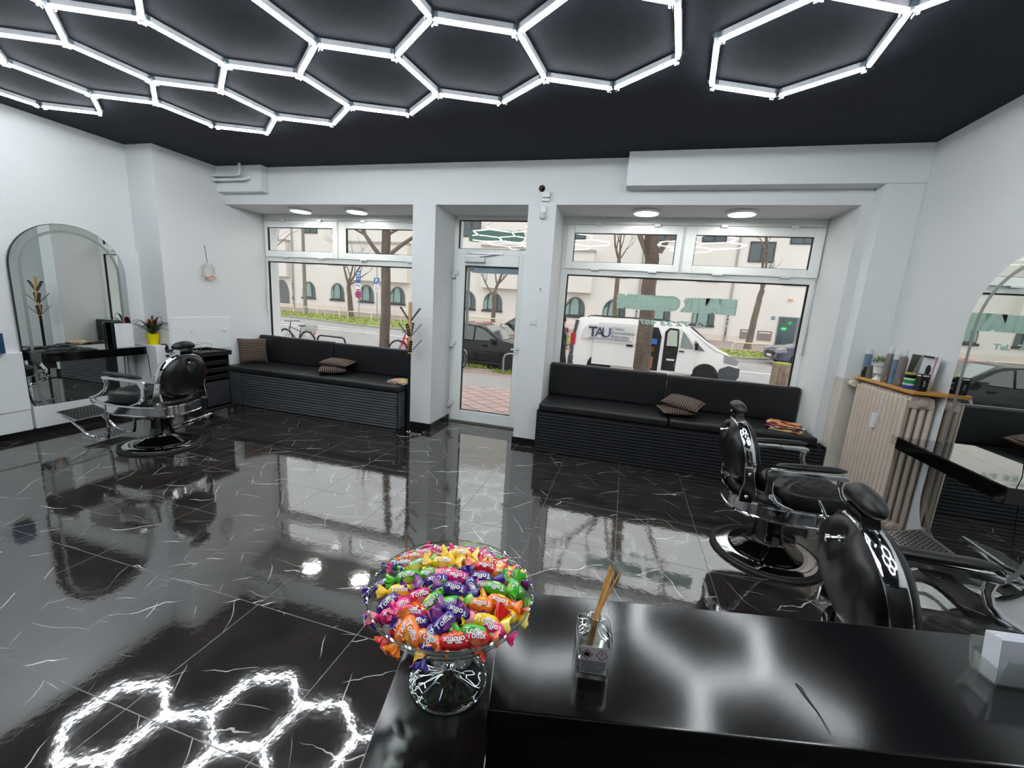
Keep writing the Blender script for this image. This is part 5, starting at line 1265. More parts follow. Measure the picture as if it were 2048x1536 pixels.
def rect_window(xa, xb, za, zb, sill=True):
    xa, xb, za, zb = bx_(xa), bx_(xb), bz_(za), bz_(zb)
    bm = BM(); frame_rect(bm, xa, xb, za, zb, .09, .09, .09, .09, YB-.06, YB-.002); box(bm, (xa+xb)/2-.05, (xa+xb)/2+.05, YB-.055, YB-.002, za, zb); w0 = bput('window', bm, FRM, smooth=0)
    bm = BM(); box(bm, xa+.05, xb-.05, YB-.02, YB, za+.05, zb-.05); make('pane', bm, GLZ, w0, smooth=0)
for x in (-33.2, -27.35, -24.5, -15.4, -12.5, -4.2, -.9, 1.9, 4.99, 10.2, 13.6): rect_window(x-.72, x+.72, 3.99, 5.0); 
for x in (-33.2, -27.0, -24.0, -15.2, -12.2, -4.2, 1.9, 5.0, 10.2, 13.6): rect_window(x-.75, x+.75, 6.54, 7.9)
rect_window(7.19, 8.69, 5.36, 6.66)
# projecting bays
def bay(xa, xb, zb, zt):
    xa, xb, zb, zt = bx_(xa), bx_(xb), bz_(zb), bz_(zt); bm = BM(); box(bm, xa, xb, YB-.55, YB, zb, zt); b_ = bput('bay', bm, FAC, smooth=0)
    bm = BM(); box(bm, xa-.08, xb+.08, YB-.68, YB, zt-.05, zt+.1); make('bay_cornice', bm, mat('grey_cornice', (178, 170, 164), .8), b_, smooth=0)
    for k in range(max(1, int((xb-xa)/3))):
        xc = xa+(xb-xa)*(k+.5)/max(1, int((xb-xa)/3)); bm = BM(); frame_rect(bm, xc-.7, xc+.7, bz_(3.99), bz_(5.0), .08, .08, .08, .08, YB-.6, YB-.55); f = make('window_frame', bm, FRM, b_, smooth=0)
        bm = BM(); box(bm, xc-.65, xc+.65, YB-.57, YB-.552, bz_(3.99)+.05, bz_(5.0)-.05); make('pane', bm, GLZ, f, smooth=0)
bay(-36, -29.2, 2.8, 5.85); bay(-22.9, -17.4, 2.82, 5.85); bay(-11.1, -8.1, 2.8, 5.85); bay(-8.0, -2.7, 2.81, 5.7)
for x in (-28.9, -14.0, .62, 6.55):
    bm = BM(); tube(bm, [(bx_(x), YB-.10, -.3), (bx_(x), YB-.10, 13)], .065, 8); bput('downpipe', bm, LEAD)
    bm = BM(); rq = random.Random(int(x*9))
    for i in range(26): z = rq.uniform(.2, 3.0); box(bm, bx_(x)-.07, bx_(x)+.07*rq.uniform(.2, 1), YB-.175, YB-.165, z, z+.07)
    bput('sticker_patch', bm, mat('sticker_grey', (120, 112, 112), .7), smooth=0)
xd0, xd1 = bx_(9.6), bx_(10.62)
bm = BM(); frame_rect(bm, xd0, xd1+.35, -.15, bz_(2.0), .06, .3, .05, .06, YB-.06, YB); ed = bput('entrance_door', bm, mat('grey_door_frame', (120, 130, 134), .5), smooth=0)
bm = BM(); box(bm, xd0+.05, xd1+.05, YB-.03, YB-.01, -.1, bz_(2.0)-.05); make('pane', bm, mat('dark_teal_glass', (52, 76, 84), .1, spec=.8), ed, smooth=0)
for xx, zz_, w__, h__, f_ in ((10.28, 1.62, .11, .11, 0), (9.98, 1.22, .20, .13, 1)):
    bm = BM(); lathe(bm, [(0, 0), (1, 0), (1, .02), (0, .02)], 24, sx=w__*1.15, sy_=h__*1.15, mt=Matrix.Translation((bx_(xx), YB-.04, bz_(zz_))) @ Matrix.Rotation(PI/2, 4, 'X')); s_ = make('green_door_sign', bm, mat('neon_green_sign', (20, 150, 70), .4, emit=.5), ed, smooth=0)
bm = BM(); box(bm, bx_(9.86), bx_(10.08), YB-.07, YB-.062, bz_(1.18), bz_(1.27)); make('sign_print', bm, mat('bright_green_print', (90, 235, 130), .4, emit=.8), ed, smooth=0)
for xa, xb, za, zb in ((7.45, 8.15, .38, 1.02), (8.5, 9.36, .36, 1.0)):
    bm = BM(); box(bm, bx_(xa), bx_(xb), YB-.05, YB, bz_(za), bz_(zb)); f = bput('letterbox_panel', bm, mat('taupe_metal_panel', (140, 124, 118), .5), smooth=0)
    bm = BM(); box(bm, bx_(xa)+.1, bx_(xb)-.1, YB-.056, YB-.05, bz_(zb)-.18, bz_(zb)-.1); make('label_strip', bm, WHITEPL, f, smooth=0)
bm = BM(); box(bm, bx_(9.17), bx_(9.37), YB-.04, YB, bz_(1.78), bz_(1.98)); hn = bput('house_number', bm, mat('number_plate_blue', (70, 96, 130), .4), smooth=0)
text_obj('number', '24', .17, WT, hn, basis((1, 0, 0), (0, 0, 1), (0, -1, 0), (bx_(9.18), YB-.046, bz_(1.82))))
bm = BM(); box(bm, bx_(9.95), bx_(10.2), YB-.12, YB, bz_(3.05), bz_(3.15)); bput('wall_lamp', bm, mat('orange_lamp', (220, 170, 110), .4), smooth=0)

# ------------------------------------------------------------------ trees
BARK = mat('grey_brown_bark', (112, 98, 86), .9, var=(5, .35, (1, 1, .25)), bump=(9, .8, .05)); BARK2 = mat('dark_bark', (98, 86, 76), .9, var=(5, .35, (1, 1, .25)), bump=(9, .8, .05)); TWIG = mat('twig_bark', (118, 104, 96), .9)
def limb(bm, p, d, L, r, depth, rnd, spread=.5, up=.12):
    n = 5; pts = [p]; rs_ = [r]; q = p.copy(); dd = d.copy()
    for i in range(n):
        dd = (dd + Vector((rnd.gauss(0, .10), rnd.gauss(0, .10), rnd.gauss(up*.5, .06)))).normalized(); q = q+dd*L/n; pts.append(q.copy()); rs_.append(r*(1-.5*(i+1)/n))
    tube(bm, pts, rs_, 7 if depth > 1 else 4, cap=False)
    if depth <= 0: return
    for k in range(2 if depth > 2 else 3):
        i = rnd.randint(2, n); a = rnd.uniform(0, 2*PI); s_ = dd.orthogonal().normalized(); s_ = Matrix.Rotation(a, 3, dd) @ s_
        limb(bm, pts[i], (dd+s_*rnd.uniform(spread*.7, spread*1.4)).normalized(), L*rnd.uniform(.55, .8), rs_[i]*.62, depth-1, rnd, spread, up)
def tree(label, x, y, pts, rad, limbs, seed, bark=BARK, depth=3, pits=None):
    z0 = zg(y)-.03; t = thing('bare_tree', label, 'tree', (x, y, z0)); rnd = random.Random(seed); off = Vector((x, y, z0))
    P_ = [Vector(p)-off for p in pts]; bm = BM()
    fine = []
    for a, b_ in zip(P_, P_[1:]): fine += [a.lerp(b_, k/4) for k in range(4)]
    fine.append(P_[-1]); n = len(fine); rr = [rad[0]+(rad[1]-rad[0])*i/(n-1) for i in range(n)]; rr[0] *= 1.18
    fine = [p+Vector((rnd.gauss(0, .012), rnd.gauss(0, .012), 0)) for p in fine]
    tube(bm, fine, rr, 14); make('trunk', bm, bark, t, smooth=50)
    for p, d, L, r in limbs:
        bm = BM(); limb(bm, Vector(p)-off, Vector(d).normalized(), L, r, depth, rnd); make('branches', bm, bark if r > .08 else TWIG, t, smooth=0)
    return t
def T_(px, py, y): p = aty(px, py, y); return (p.x, p.y, p.z)
# near tree, left window
a, b_, c, d = T_(768, 740, 15.2), T_(771, 600, 15.2), T_(772, 520, 15.2), T_(773, 440, 15.2)
top = (d[0]+.4, 15.2, 9)
tree('thick-trunked bare tree standing at the near kerb outside the left window', a[0], 15.2-2.0, [(a[0]*.868, 13.2, zg(13.2)-.03), (b_[0]*.868, 13.2, CZ+(b_[2]-CZ)*.868), (c[0]*.868, 13.2, CZ+(c[2]-CZ)*.868), (d[0]*.868, 13.2, CZ+(d[2]-CZ)*.868), (d[0]*.85, 13.2, 7.5)], (.18, .13),
     [(T_(766, 520, 13.2), (-.95, .1, 1.15), 3.0, .085), (T_(780, 508, 13.2), (1.0, .1, .8), 3.0, .075), (T_(774, 470, 13.2), (1, .4, .9), 2.4, .05)], 3, BARK2)
# near tree, in front of the van
tr_x = aty(1283, 740, 11.9).x
tree('thick-trunked bare tree at the kerb before the white van', tr_x, 11.9, [(tr_x, 11.9, zg(11.9)), T_(1287, 700, 11.9), T_(1296, 600, 11.9), T_(1303, 520, 11.9), T_(1306, 440, 11.9), (aty(1313, 440, 11.9).x+.1, 11.9, 7)], (.22, .155),
     [(T_(1296, 512, 11.9), (-1, .2, 1.7), 2.6, .075), (T_(1318, 505, 11.9), (1, .1, 1.3), 2.8, .08), (T_(1310, 470, 11.9), (-.6, -.3, 1), 2.5, .07)], 8, BARK2)
YT = 28.6
def far_tree(label, base, mid, forks, seed, r0=.2, r1=.13, y=YT, depth=3):
    x0 = aty(base[0], base[1], y).x; pts = [(x0, y, zg(y))]+[T_(m_[0], m_[1], y) for m_ in mid]
    top_ = pts[-1]; L = []
    for (px, py), r in forks:
        q = Vector(T_(px, py, y)); dv = q-Vector(top_); L.append((top_, dv, dv.length*1.0, r))
    return tree(label, x0, y, pts, (r0, r1), L, seed, BARK, depth)
far_tree('bare forked tree on the verge behind the blue and red parking signs', (702, 632), [(700, 600), (697, 572)], [((676, 520), .10), ((699, 520), .09), ((726, 525), .09), ((735, 545), .06)], 21, .22, .16)
far_tree('slender bare tree on the verge seen through the glazed door', (986, 645), [(988, 610), (988, 594)], [((956, 548), .07), ((990, 530), .13)], 5, .16, .14)
far_tree('slender bare tree on the verge rising behind the white van roof', (1229, 650), [(1231, 600), (1236, 550), (1238, 520)], [((1226, 470), .09), ((1246, 470), .08), ((1262, 500), .05)], 9, .17, .12)
far_tree('leaning bare tree on the verge left of the green lit door', (1494, 700), [(1506, 650), (1515, 610), (1524, 580)], [((1541, 548), .10), ((1515, 500), .10), ((1545, 470), .09)], 12, .2, .15)
far_tree('bare tree whose thin branches show at the far left upper pane', (530, 612), [(527, 560), (524, 520)], [((556, 490), .06), ((575, 470), .05), ((540, 470), .05)], 15, .13, .09)
far_tree('small bare tree behind the grey lamp post with low side branches', (668, 640), [(664, 590), (664, 520)], [((640, 480), .05), ((655, 455), .08), ((680, 450), .06)], 19, .10, .08) if False else None

# ------------------------------------------------------------------ street furniture
GALV = mat('galvanised_post', (150, 148, 146), .5, .3); CRM = mat('cream_tube', (214, 206, 184), .5)
y = 28.9; x = aty(611, 620, y).x
lp = thing('lamp_post', 'grey lamp post rising from the far verge in the left window', 'lamp post', (x, y, zg(y))); bm = BM(); tube(bm, [(0, 0, 0), (-.02, 0, 4), (-.05, 0, 9.5)], [.15, .13, .10], 12); make('post', bm, mat('weathered_post', (128, 120, 112), .7, var=(4, .15)), lp); bm = BM(); lathe(bm, [(0, 0), (.19, 0), (.19, .5), (.15, .55), (0, .55)], 16); make('post_base', bm, GALV, lp)
def hoop(label, p, q, h_=.62, r=.035, m=CRM, name='railing_hoop', cat='railing', group='cream tube hoops along the far verge'):
    y0, y1 = p[1], q[1]; cx, cy_ = (p[0]+q[0])/2, (y0+y1)/2; z0 = min(zg(y0), zg(y1))
    hx, hy = (q[0]-p[0])/2, (y1-y0)/2; k = .14/max(math.hypot(hx, hy), .2); bm = BM()
    tube(bm, [(-hx, -hy, 0), (-hx, -hy, h_-.14), (-hx*(1-k*.3), -hy*(1-k*.3), h_-.04), (-hx*(1-k), -hy*(1-k), h_), (hx*(1-k), hy*(1-k), h_), (hx*(1-k*.3), hy*(1-k*.3), h_-.04), (hx, hy, h_-.14), (hx, hy, 0)], r, 8)
    o = make(name, bm, m, loc=(cx, cy_, z0)); return tag(o, label, cat, group)
hl = ['first cream tube hoop from the left on the far verge', 'second cream tube hoop from the left, just right of the lamp post', 'third cream tube hoop from the left, before the forked tree', 'fourth cream tube hoop from the left, by the foot of the red no-stopping sign']
for (p, q), l in zip((((-28.4, 28.2), (-26.4, 28.2)), ((-24.6, 27.3), (-22.9, 26.8)), ((-22.2, 26.8), (-20.3, 26.0)), ((-19.4, 25.8), (-17.4, 25.7))), hl): hoop(l, p, q)
hoop('cream tube hoop seen between the thick trunk and the coat stand', (-15.0, 25.6), (-13.0, 25.5)); hoop('cream tube hoop beside the dark blue car across the street', (5.75, 24.9), (7.75, 25.2))
hoop('tall cream tube hoop seen above the black car through the door', (-9.6, 24.5), (-7.6, 24.5), .95)
def sign_post(label, x, y, h_, name='sign_post'):
    t = thing(name, label, 'road sign', (x, y, zg(y))); bm = BM(); tube(bm, [(0, 0, 0), (0, 0, h_)], .032, 8); make('post', bm, GALV, t); return t
def plate(name, w_, h_, z, m, t, x=0, d=-.05, bev=.03):
    bm = BM(); box(bm, x-w_/2, x+w_/2, d, d+.012, z-h_/2, z+h_/2); return make(name, bm, m, t, smooth=0)
BLUE = mat('traffic_blue', (30, 90, 165), .4); TRED = mat('traffic_red', (190, 40, 80), .4); WHS = mat('sign_white', (232, 230, 230), .4)
TXB = basis((1, 0, 0), (0, 0, 1), (0, -1, 0), (0, 0, 0))
y = 25.4; x = aty(718, 640, y).x; zb_ = zg(y)
s1 = sign_post('road sign post with tall blue sign, white plates and round red no-stopping sign', x, y, 3.0)
def zrel(py, px=718, y_=25.4): return aty(px, py, y_).z-zg(y_)
p = plate('car_sharing_sign', .36, .82, zrel(554), BLUE, s1); bm = BM(); box(bm, -.11, .11, -.056, -.05, zrel(554)-.16, zrel(554)+.33); q = make('white_field', bm, mat('pale_blue_field', (186, 206, 226), .4), p, smooth=0)
text_obj('lettering', 'A', .26, BLK_T, q, Matrix.Translation((-.08, -.06, zrel(554)+.08)) @ TXB); bm = BM(); box(bm, -.085, .085, -.062, -.056, zrel(554)-.1, zrel(554)-.02); box(bm, -.05, .05, -.062, -.056, zrel(554)-.02, zrel(554)+.03); make('car_symbol', bm, BLK_T, q, smooth=0)
p = plate('direction_plate', .38, .36, zrel(572), WHS, s1); bm = BM(); box(bm, -.1, .12, -.056, -.05, zrel(572)+.02, zrel(572)+.06); box(bm, .08, .12, -.056, -.05, zrel(572)-.08, zrel(572)+.06); prism(bm, [(-.16, .04), (-.06, .1), (-.06, -.02)], lambda u, v, d: (u, d, v+zrel(572)), -.056, -.05); make('arrow', bm, BLK_T, p, smooth=0)
p = plate('text_plate', .42, .16, zrel(579.5), WHS, s1); bm = BM(); box(bm, -.16, .16, -.056, -.05, zrel(579.5)-.03, zrel(579.5)+.03); make('printed_line', bm, BLK_T, p, smooth=0)
bm = BM(); lathe(bm, [(0, 0), (.27, 0), (.27, .012), (0, .012)], 28, mt=Matrix.Translation((0, -.04, zrel(589))) @ Matrix.Rotation(PI/2, 4, 'X')); p = make('no_stopping_sign', bm, TRED, s1, smooth=0)
bm = BM(); lathe(bm, [(0, 0), (.20, 0), (.20, .004), (0, .004)], 28, mt=Matrix.Translation((0, -.052, zrel(589))) @ Matrix.Rotation(PI/2, 4, 'X')); q = make('blue_field', bm, mat('faded_blue', (120, 70, 140), .4), p, smooth=0)
bm = BM()
for s in (-1, 1): prism(bm, [(s*.17, -.12), (s*.12, -.17), (-s*.17, .12), (-s*.12, .17)], lambda u, v, d: (u, d, v+zrel(589)), -.062, -.057)
make('red_cross', bm, TRED, q, smooth=0)
y = 26.2; x = aty(754, 640, y).x
s2 = sign_post('road sign post with a blue parking sign above a white plate beside the thick trunk', x, y, 5.0)
def zr2(py): return aty(755, py, y).z-zg(y)
p = plate('parking_sign', .42, .42, zr2(562), BLUE, s2); text_obj('lettering', 'P', .42, WHS, p, Matrix.Translation((-.12, -.056, zr2(562)-.14)) @ TXB, bold=.01); bm = BM(); box(bm, .08, .19, -.058, -.05, zr2(562)-.15, zr2(562)-.08); make('small_symbol', bm, WHS, p, smooth=0)
p = plate('white_plate', .42, .56, zr2(576), WHS, s2); bm = BM()
for q in (.15, .0, -.06, -.18): box(bm, -.14, .14, -.056, -.05, zr2(576)+q-.012, zr2(576)+q+.012)
make('printed_lines', bm, mat('grey_print', (120, 122, 130), .5), p, smooth=0)
# stone bollard covered in posters, right of the van
bp_ = aty(1560, 745, 10.2)
bo = thing('advert_pillar', 'stout round mossy stone pillar with faded posters outside the right window', 'bollard', (bp_.x+.02, 10.2, zg(10.2)))
hh = aty(1563, 726, 10.2).z-zg(10.2)
bm = BM(); lathe(bm, [(0, 0), (.185, 0), (.185, hh-.05), (.19, hh-.03), (.175, hh), (0, hh+.01)], 28); make('shaft', bm, mat('mossy_stone', (132, 122, 100), .9, var=(5, .3)), bo)
bm = BM(); lathe(bm, [(.172, hh-.028), (.192, hh-.026), (.180, hh+.003), (.12, hh+.014), (0, hh+.014)], 28); make('moss_cap', bm, mat('moss_green', (138, 138, 62), .95, var=(20, .3)), bo)
bm = BM()
for a0, a1, z0, z1 in ((-1.75, -1.55, .1, hh-.12), (-1.5, -1.25, .35, hh-.2), (-2.2, -1.95, .2, hh-.08)):
    v = [bm.verts.new((.187*math.cos(a), .187*math.sin(a), z)) for a, z in ((a0, z0), (a1, z0), (a1, z1), (a0, z1))]; bm.faces.new(v)
make('poster', bm, mat('faded_poster', (116, 92, 88), .8, var=(15, .3)), bo, smooth=0)
# ================================================================== vehicles
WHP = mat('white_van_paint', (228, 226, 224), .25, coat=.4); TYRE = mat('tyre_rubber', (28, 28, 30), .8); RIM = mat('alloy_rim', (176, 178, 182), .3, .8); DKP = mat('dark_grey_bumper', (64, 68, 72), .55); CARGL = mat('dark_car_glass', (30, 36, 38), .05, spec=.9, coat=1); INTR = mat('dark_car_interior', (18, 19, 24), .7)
def body_loft(bm, prof, halfw, shoulder, y0=0):
    """prof: list of (x, z) outline closed; loft across y with inset at the roof (tumblehome)"""
    ys = [(-1, 1.0), (-.985, 1.0)]
def car_shape(name, label, cat, L, Hh, Wd, prof, glass, paint, pos, rot, wheels=(.85, .0), wr=.32, group=None, extra=None, lower=None):
    """prof(x,z): side silhouette (front at +x). sides tapered above the shoulder line"""
    t = thing(name, label, cat, pos, rot, group)
    zs = lower or .85
    bm = BM(); layers = []
    for s in (-1, -.96, -.5, 0, .5, .96, 1):
        ring = []
        for x, z in prof:
            inn = 1 - .20*max(0, (z-zs))/(max(Hh-zs, .1))
            k = abs(s); yy = s*Wd/2*inn; xx = x; zz = z
            if k == 1: zz = z-(.03 if z > zs else 0) + (.03 if z < .4 else 0); xx = x*(.985)
            ring.append(bm.verts.new((xx, yy, zz)))
        layers.append(ring)
    n = len(prof)
    for A, B in zip(layers, layers[1:]):
        for i in range(n): bm.faces.new((A[i], A[(i+1) % n], B[(i+1) % n], B[i]))
    for R_, rev in ((layers[0], True), (layers[-1], False)):
        c = bm.verts.new((sum(v.co.x for v in R_)/n, R_[0].co.y, sum(v.co.z for v in R_)/n))
        try: bm.faces.new(R_[::-1] if rev else R_); bm.verts.remove(c)
        except ValueError: pass
    bmesh.ops.triangulate(bm, faces=[f for f in bm.faces if len(f.verts) > 4])
    make('body', bm, paint, t, smooth=38)
    for x in wheels:
        for s in (-1, 1):
            bm = BM(); mt = Matrix.Translation((x, s*(Wd/2-.10), wr)) @ Matrix.Rotation(PI/2, 4, 'X'); lathe(bm, [(wr*.62, -.105), (wr*.95, -.105), (wr, -.08), (wr, .08), (wr*.95, .105), (wr*.62, .105)], 32, mt=mt); wl = make('wheel', bm, TYRE, t)
            bm = BM(); lathe(bm, [(0, .085), (.06, .09), (.06, .10), (0, .10)], 16, mt=mt); lathe(bm, [(0, -.085), (.06, -.09), (.06, -.10), (0, -.10)], 16, mt=mt)
            for k in range(10):
                a = 2*PI*k/10; q = mt @ Matrix.Rotation(a, 4, 'Z'); vs_ = box(bm, .03, wr*.66, -.022, .022, -.098, .098); bmesh.ops.transform(bm, matrix=q, verts=vs_)
            lathe(bm, [(wr*.60, -.10), (wr*.67, -.10), (wr*.67, .10), (wr*.60, .10)], 32, mt=mt); make('rim', bm, RIM, wl, smooth=30)
            bm = BM(); lathe(bm, [(0, 0), (wr*1.17, 0), (wr*1.17, .012), (0, .012)], 32, mt=Matrix.Translation((x, s*(Wd/2-.03)+(.028 if s > 0 else -.016), wr*1.03)) @ Matrix.Rotation(PI/2, 4, 'X')) if False else None
            if bm is not None and len(bm.verts) == 0: bm.free()
    # side glass
    for poly in glass:
        for s in (-1, 1):
            bm = BM()
            def fn(u, v, d):
                inn = 1 - .20*max(0, (v-zs))/(max(Hh-zs, .1)); return (u, s*(Wd/2*inn+d), v)
            prism(bm, poly, fn, -.02, .006); make('side_window', bm, CARGL, t, smooth=0)
    return t
# ---------------- white van with an open sliding door, plain
VX0, VY, VL = -1.71, 13.75, 5.14
vz = zg(14.4)-.05
van = thing('delivery_van', 'white panel van with open side door parked at the kerb outside the right window', 'van', (VX0, VY, vz))
prof = [(.05, .42), (0, .55), (.02, 1.05), (.10, 1.70), (.22, 1.86), (.5, 1.895), (2.0, 1.91), (3.3, 1.88), (3.62, 1.80), (4.2, 1.38), (4.45, 1.20), (4.75, 1.10), (5.0, .93), (5.12, .72), (5.14, .45), (5.05, .30), (.12, .30)]
bm = BM(); Wv = 1.92; lay = []
for yy, g, zt in ((0, .05, .04), (.03, .0, .0), (.5, 0, -.012), (Wv-.5, 0, -.012), (Wv-.03, 0, 0), (Wv, .05, .04)):
    lay.append([bm.verts.new((x+(g if x < 1 else -g), yy + (.10 if yy < .1 else -.10 if yy > Wv-.1 else 0)*max(0, (z-1.05)/.85)**1.3, z-(zt if z > 1 else -zt*.3))) for x, z in prof])
for A, B in zip(lay, lay[1:]):
    for i in range(len(prof)): bm.faces.new((A[i], A[(i+1) % len(prof)], B[(i+1) % len(prof)], B[i]))
bm.faces.new(lay[0][::-1]); bm.faces.new(lay[-1]); bmesh.ops.triangulate(bm, faces=[f for f in bm.faces if len(f.verts) > 4])
make('body', bm, WHP, van, smooth=35)
def vside(poly, m, name, d=-.012, parent=None, th=.012):
    bm = BM(); prism(bm, poly, lambda u, v, q: (u, q + .10*max(0, (v-1.05)/.85)**1.3, v), d, d+th); return make(name, bm, m, parent or van, smooth=0)
def vx(px, py=690): return aty(px, py, VY).x-VX0
def vzz(px, py): return aty(px, py, VY).z-vz
# cargo opening, dark interior with shelves
o1, o2 = vx(1272), vx(1320)
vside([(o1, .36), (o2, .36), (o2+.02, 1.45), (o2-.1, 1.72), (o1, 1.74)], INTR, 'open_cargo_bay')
for z, m, nm in ((.95, mat('brown_shelf_goods', (92, 66, 44), .8), 'brown_crate'), (1.22, mat('grey_shelf_goods', (80, 80, 84), .8), 'grey_shelf')):
    bm = BM(); box(bm, o1+.05, o2-.15, -.016, -.012, z, z+.16); make(nm, bm, m, van, smooth=0)
bm = BM(); box(bm, o2-.28, o2-.10, -.018, -.012, 1.20, 1.36); make('blue_box', bm, mat('blue_goods', (50, 110, 190), .5), van, smooth=0)
bm = BM(); box(bm, o2-.42, o2-.16, -.017, -.012, .42, .8); make('cardboard', bm, mat('cardboard_red', (150, 96, 70), .8), van, smooth=0)
# slid-back door panel
sd0, sd1 = vx(1186), vx(1271)
dp = vside([(sd0, .40), (sd1, .40), (sd1, 1.76), (sd0+.12, 1.76), (sd0, 1.05)], WHP, 'sliding_door', -.075, th=.05)
bm = BM(); box(bm, sd1-.28, sd1-.08, -.09, -.07, 1.06, 1.12); make('door_handle', bm, BLKPL, dp, smooth=0)
bm = BM(); box(bm, sd0, sd1, -.082, -.074, 1.14, 1.165); make('crease', bm, mat('van_shadow_line', (200, 198, 196), .4), dp, smooth=0)
GP = mat('van_panel_grey', (206, 205, 206), .4)
pn = vside([(vx(1160), 1.22), (sd1-.12, 1.22), (sd1-.12, 1.68), (vx(1175), 1.68), (vx(1165), 1.55)], GP, 'recessed_panel', -.080, th=.004)
tx = basis((1, 0, 0), (0, 0, 1), (0, -1, 0), (0, 0, 0))
DKB = mat('dark_logo_print', (46, 50, 66), .5); LB = mat('blue_logo_print', (44, 70, 120), .5); GT = mat('grey_text_print', (70, 72, 80), .5)
def vtext(s, px, py, size, m, w_=None, bold=0):
    o = text_obj('lettering', s, size, m, pn, Matrix.Translation((vx(px, py), -.084, vzz(px, py))) @ tx, bold=bold); return o
# follow the tilt of the lens only through the camera: plain upright lettering on the panel
zt_ = vzz(1184, 671)
o = vtext('T', 1177, 671, .44, DKB, bold=.012); o.matrix_local = Matrix.Translation((vx(1177, 671), -.084, 1.30)) @ tx
o = vtext('A', 1189, 673, .44, DKB, bold=.004); o.matrix_local = Matrix.Translation((vx(1189.5, 673), -.084, 1.30)) @ tx
o = vtext('U', 1202, 674, .44, LB, bold=.004); o.matrix_local = Matrix.Translation((vx(1202, 674), -.084, 1.30)) @ tx
bm = BM(); box(bm, vx(1220), vx(1220)+.012, -.084, -.080, 1.29, 1.62); make('divider', bm, GT, pn, smooth=0)
for i, s in enumerate(('Tiefbau', 'Fernmeldebau', 'Elektrobau')):
    o = vtext(s, 1224, 676, .125, GT); o.matrix_local = Matrix.Translation((vx(1223.5, 676), -.084, 1.545-i*.125)) @ tx
bm = BM(); xx = vx(1176)
rv = random.Random(2)
while xx < vx(1256): w__ = rv.uniform(.03, .07); box(bm, xx, xx+w__, -.084, -.080, 1.245, 1.262); xx += w__+.015
make('small_print', bm, GT, pn, smooth=0)
# front door with window, door opening, quarter light
b1, b2 = vx(1328), vx(1356)
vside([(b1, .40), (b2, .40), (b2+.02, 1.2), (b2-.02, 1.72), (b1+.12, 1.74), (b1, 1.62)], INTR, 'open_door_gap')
vside([(b1+.07, 1.18), (b2-.02, 1.18), (b2-.06, 1.66), (b1+.14, 1.68), (b1+.07, 1.58)], mat('see_through_glass', (176, 186, 170), .15), 'door_window', -.02)
bm = BM(); box(bm, b1+.12, b2-.05, -.02, -.012, .72, .78); make('door_pocket', bm, GP, van, smooth=0)
fd = vside([(b2, .36), (vx(1392), .36), (vx(1396), 1.12), (vx(1392), 1.2), (vx(1372), 1.60), (b2+.02, 1.74)], WHP, 'front_door', -.03, th=.02)
vside([(b2+.08, 1.16), (vx(1387), 1.14), (vx(1384), 1.28), (vx(1372), 1.52), (b2+.1, 1.66)], mat('tinted_side_glass', (120, 134, 126), .08, spec=.8), 'side_window', -.036, fd, .006)
vside([(vx(1389), 1.13), (vx(1412), 1.10), (vx(1398), 1.28), (vx(1390), 1.42)], CARGL, 'quarter_window', -.018)
bm = BM(); box(bm, b2+.05, b2+.2, -.05, -.03, 1.02, 1.06); make('door_handle', bm, BLKPL, fd, smooth=0)
bm = BM(); box(bm, vx(1390), vx(1396), -.16, -.02, 1.12, 1.34); make('wing_mirror', bm, BLKPL, van, smooth=0, bevel=.03)
# bumpers, lights, roof rails, wheels, windscreen
bm = BM(); box(bm, -.06, .12, -.01, Wv+.01, .28, .62); box(bm, -.03, .10, -.015, .06, .62, 1.0); make('rear_bumper', bm, DKP, van, smooth=0, bevel=.03)
bm = BM(); prism(bm, [(4.55, .28), (5.10, .26), (5.19, .40), (5.18, .66), (4.86, .72), (4.62, .60)], lambda u, v, d: (u, d, v), -.012, Wv+.012); make('front_bumper', bm, DKP, van, smooth=0, bevel=.02)
bm = BM(); prism(bm, [(4.72, .80), (5.08, .74), (5.12, .88), (4.95, .98), (4.70, 1.06)], lambda u, v, d: (u, d, v), -.006, .2); make('headlight', bm, mat('headlight_glass', (150, 156, 162), .1, .4), van, smooth=0)
bm = BM(); box(bm, -.02, .14, -.012, .1, .98, 1.36); make('tail_light', bm, mat('tail_light_red', (180, 24, 40), .3), van, smooth=0, bevel=.02)
bm = BM(); prism(bm, [(.04, .62), (.07, 1.0), (.20, 1.78), (.10, 1.78), (-.01, 1.0), (-.03, .62)], lambda u, v, d: (u, d, v), .02, Wv-.02); make('tailgate', bm, mat('dark_tailgate_glass', (62, 66, 70), .3), van, smooth=0)
bm = BM(); tube(bm, [(.45, .16, 1.88), (.55, .15, 1.95), (3.0, .15, 1.96), (3.2, .16, 1.90)], .016, 6); tube(bm, [(.45, Wv-.16, 1.88), (.55, Wv-.15, 1.95), (3.0, Wv-.15, 1.96), (3.2, Wv-.16, 1.90)], .016, 6); make('roof_rail', bm, BLKPL, van)
bm = BM(); prism(bm, [(3.64, 1.80), (4.42, 1.22), (4.46, 1.21), (3.70, 1.83)], lambda u, v, d: (u, d, v), .16, Wv-.16); make('windscreen', bm, CARGL, van, smooth=0)
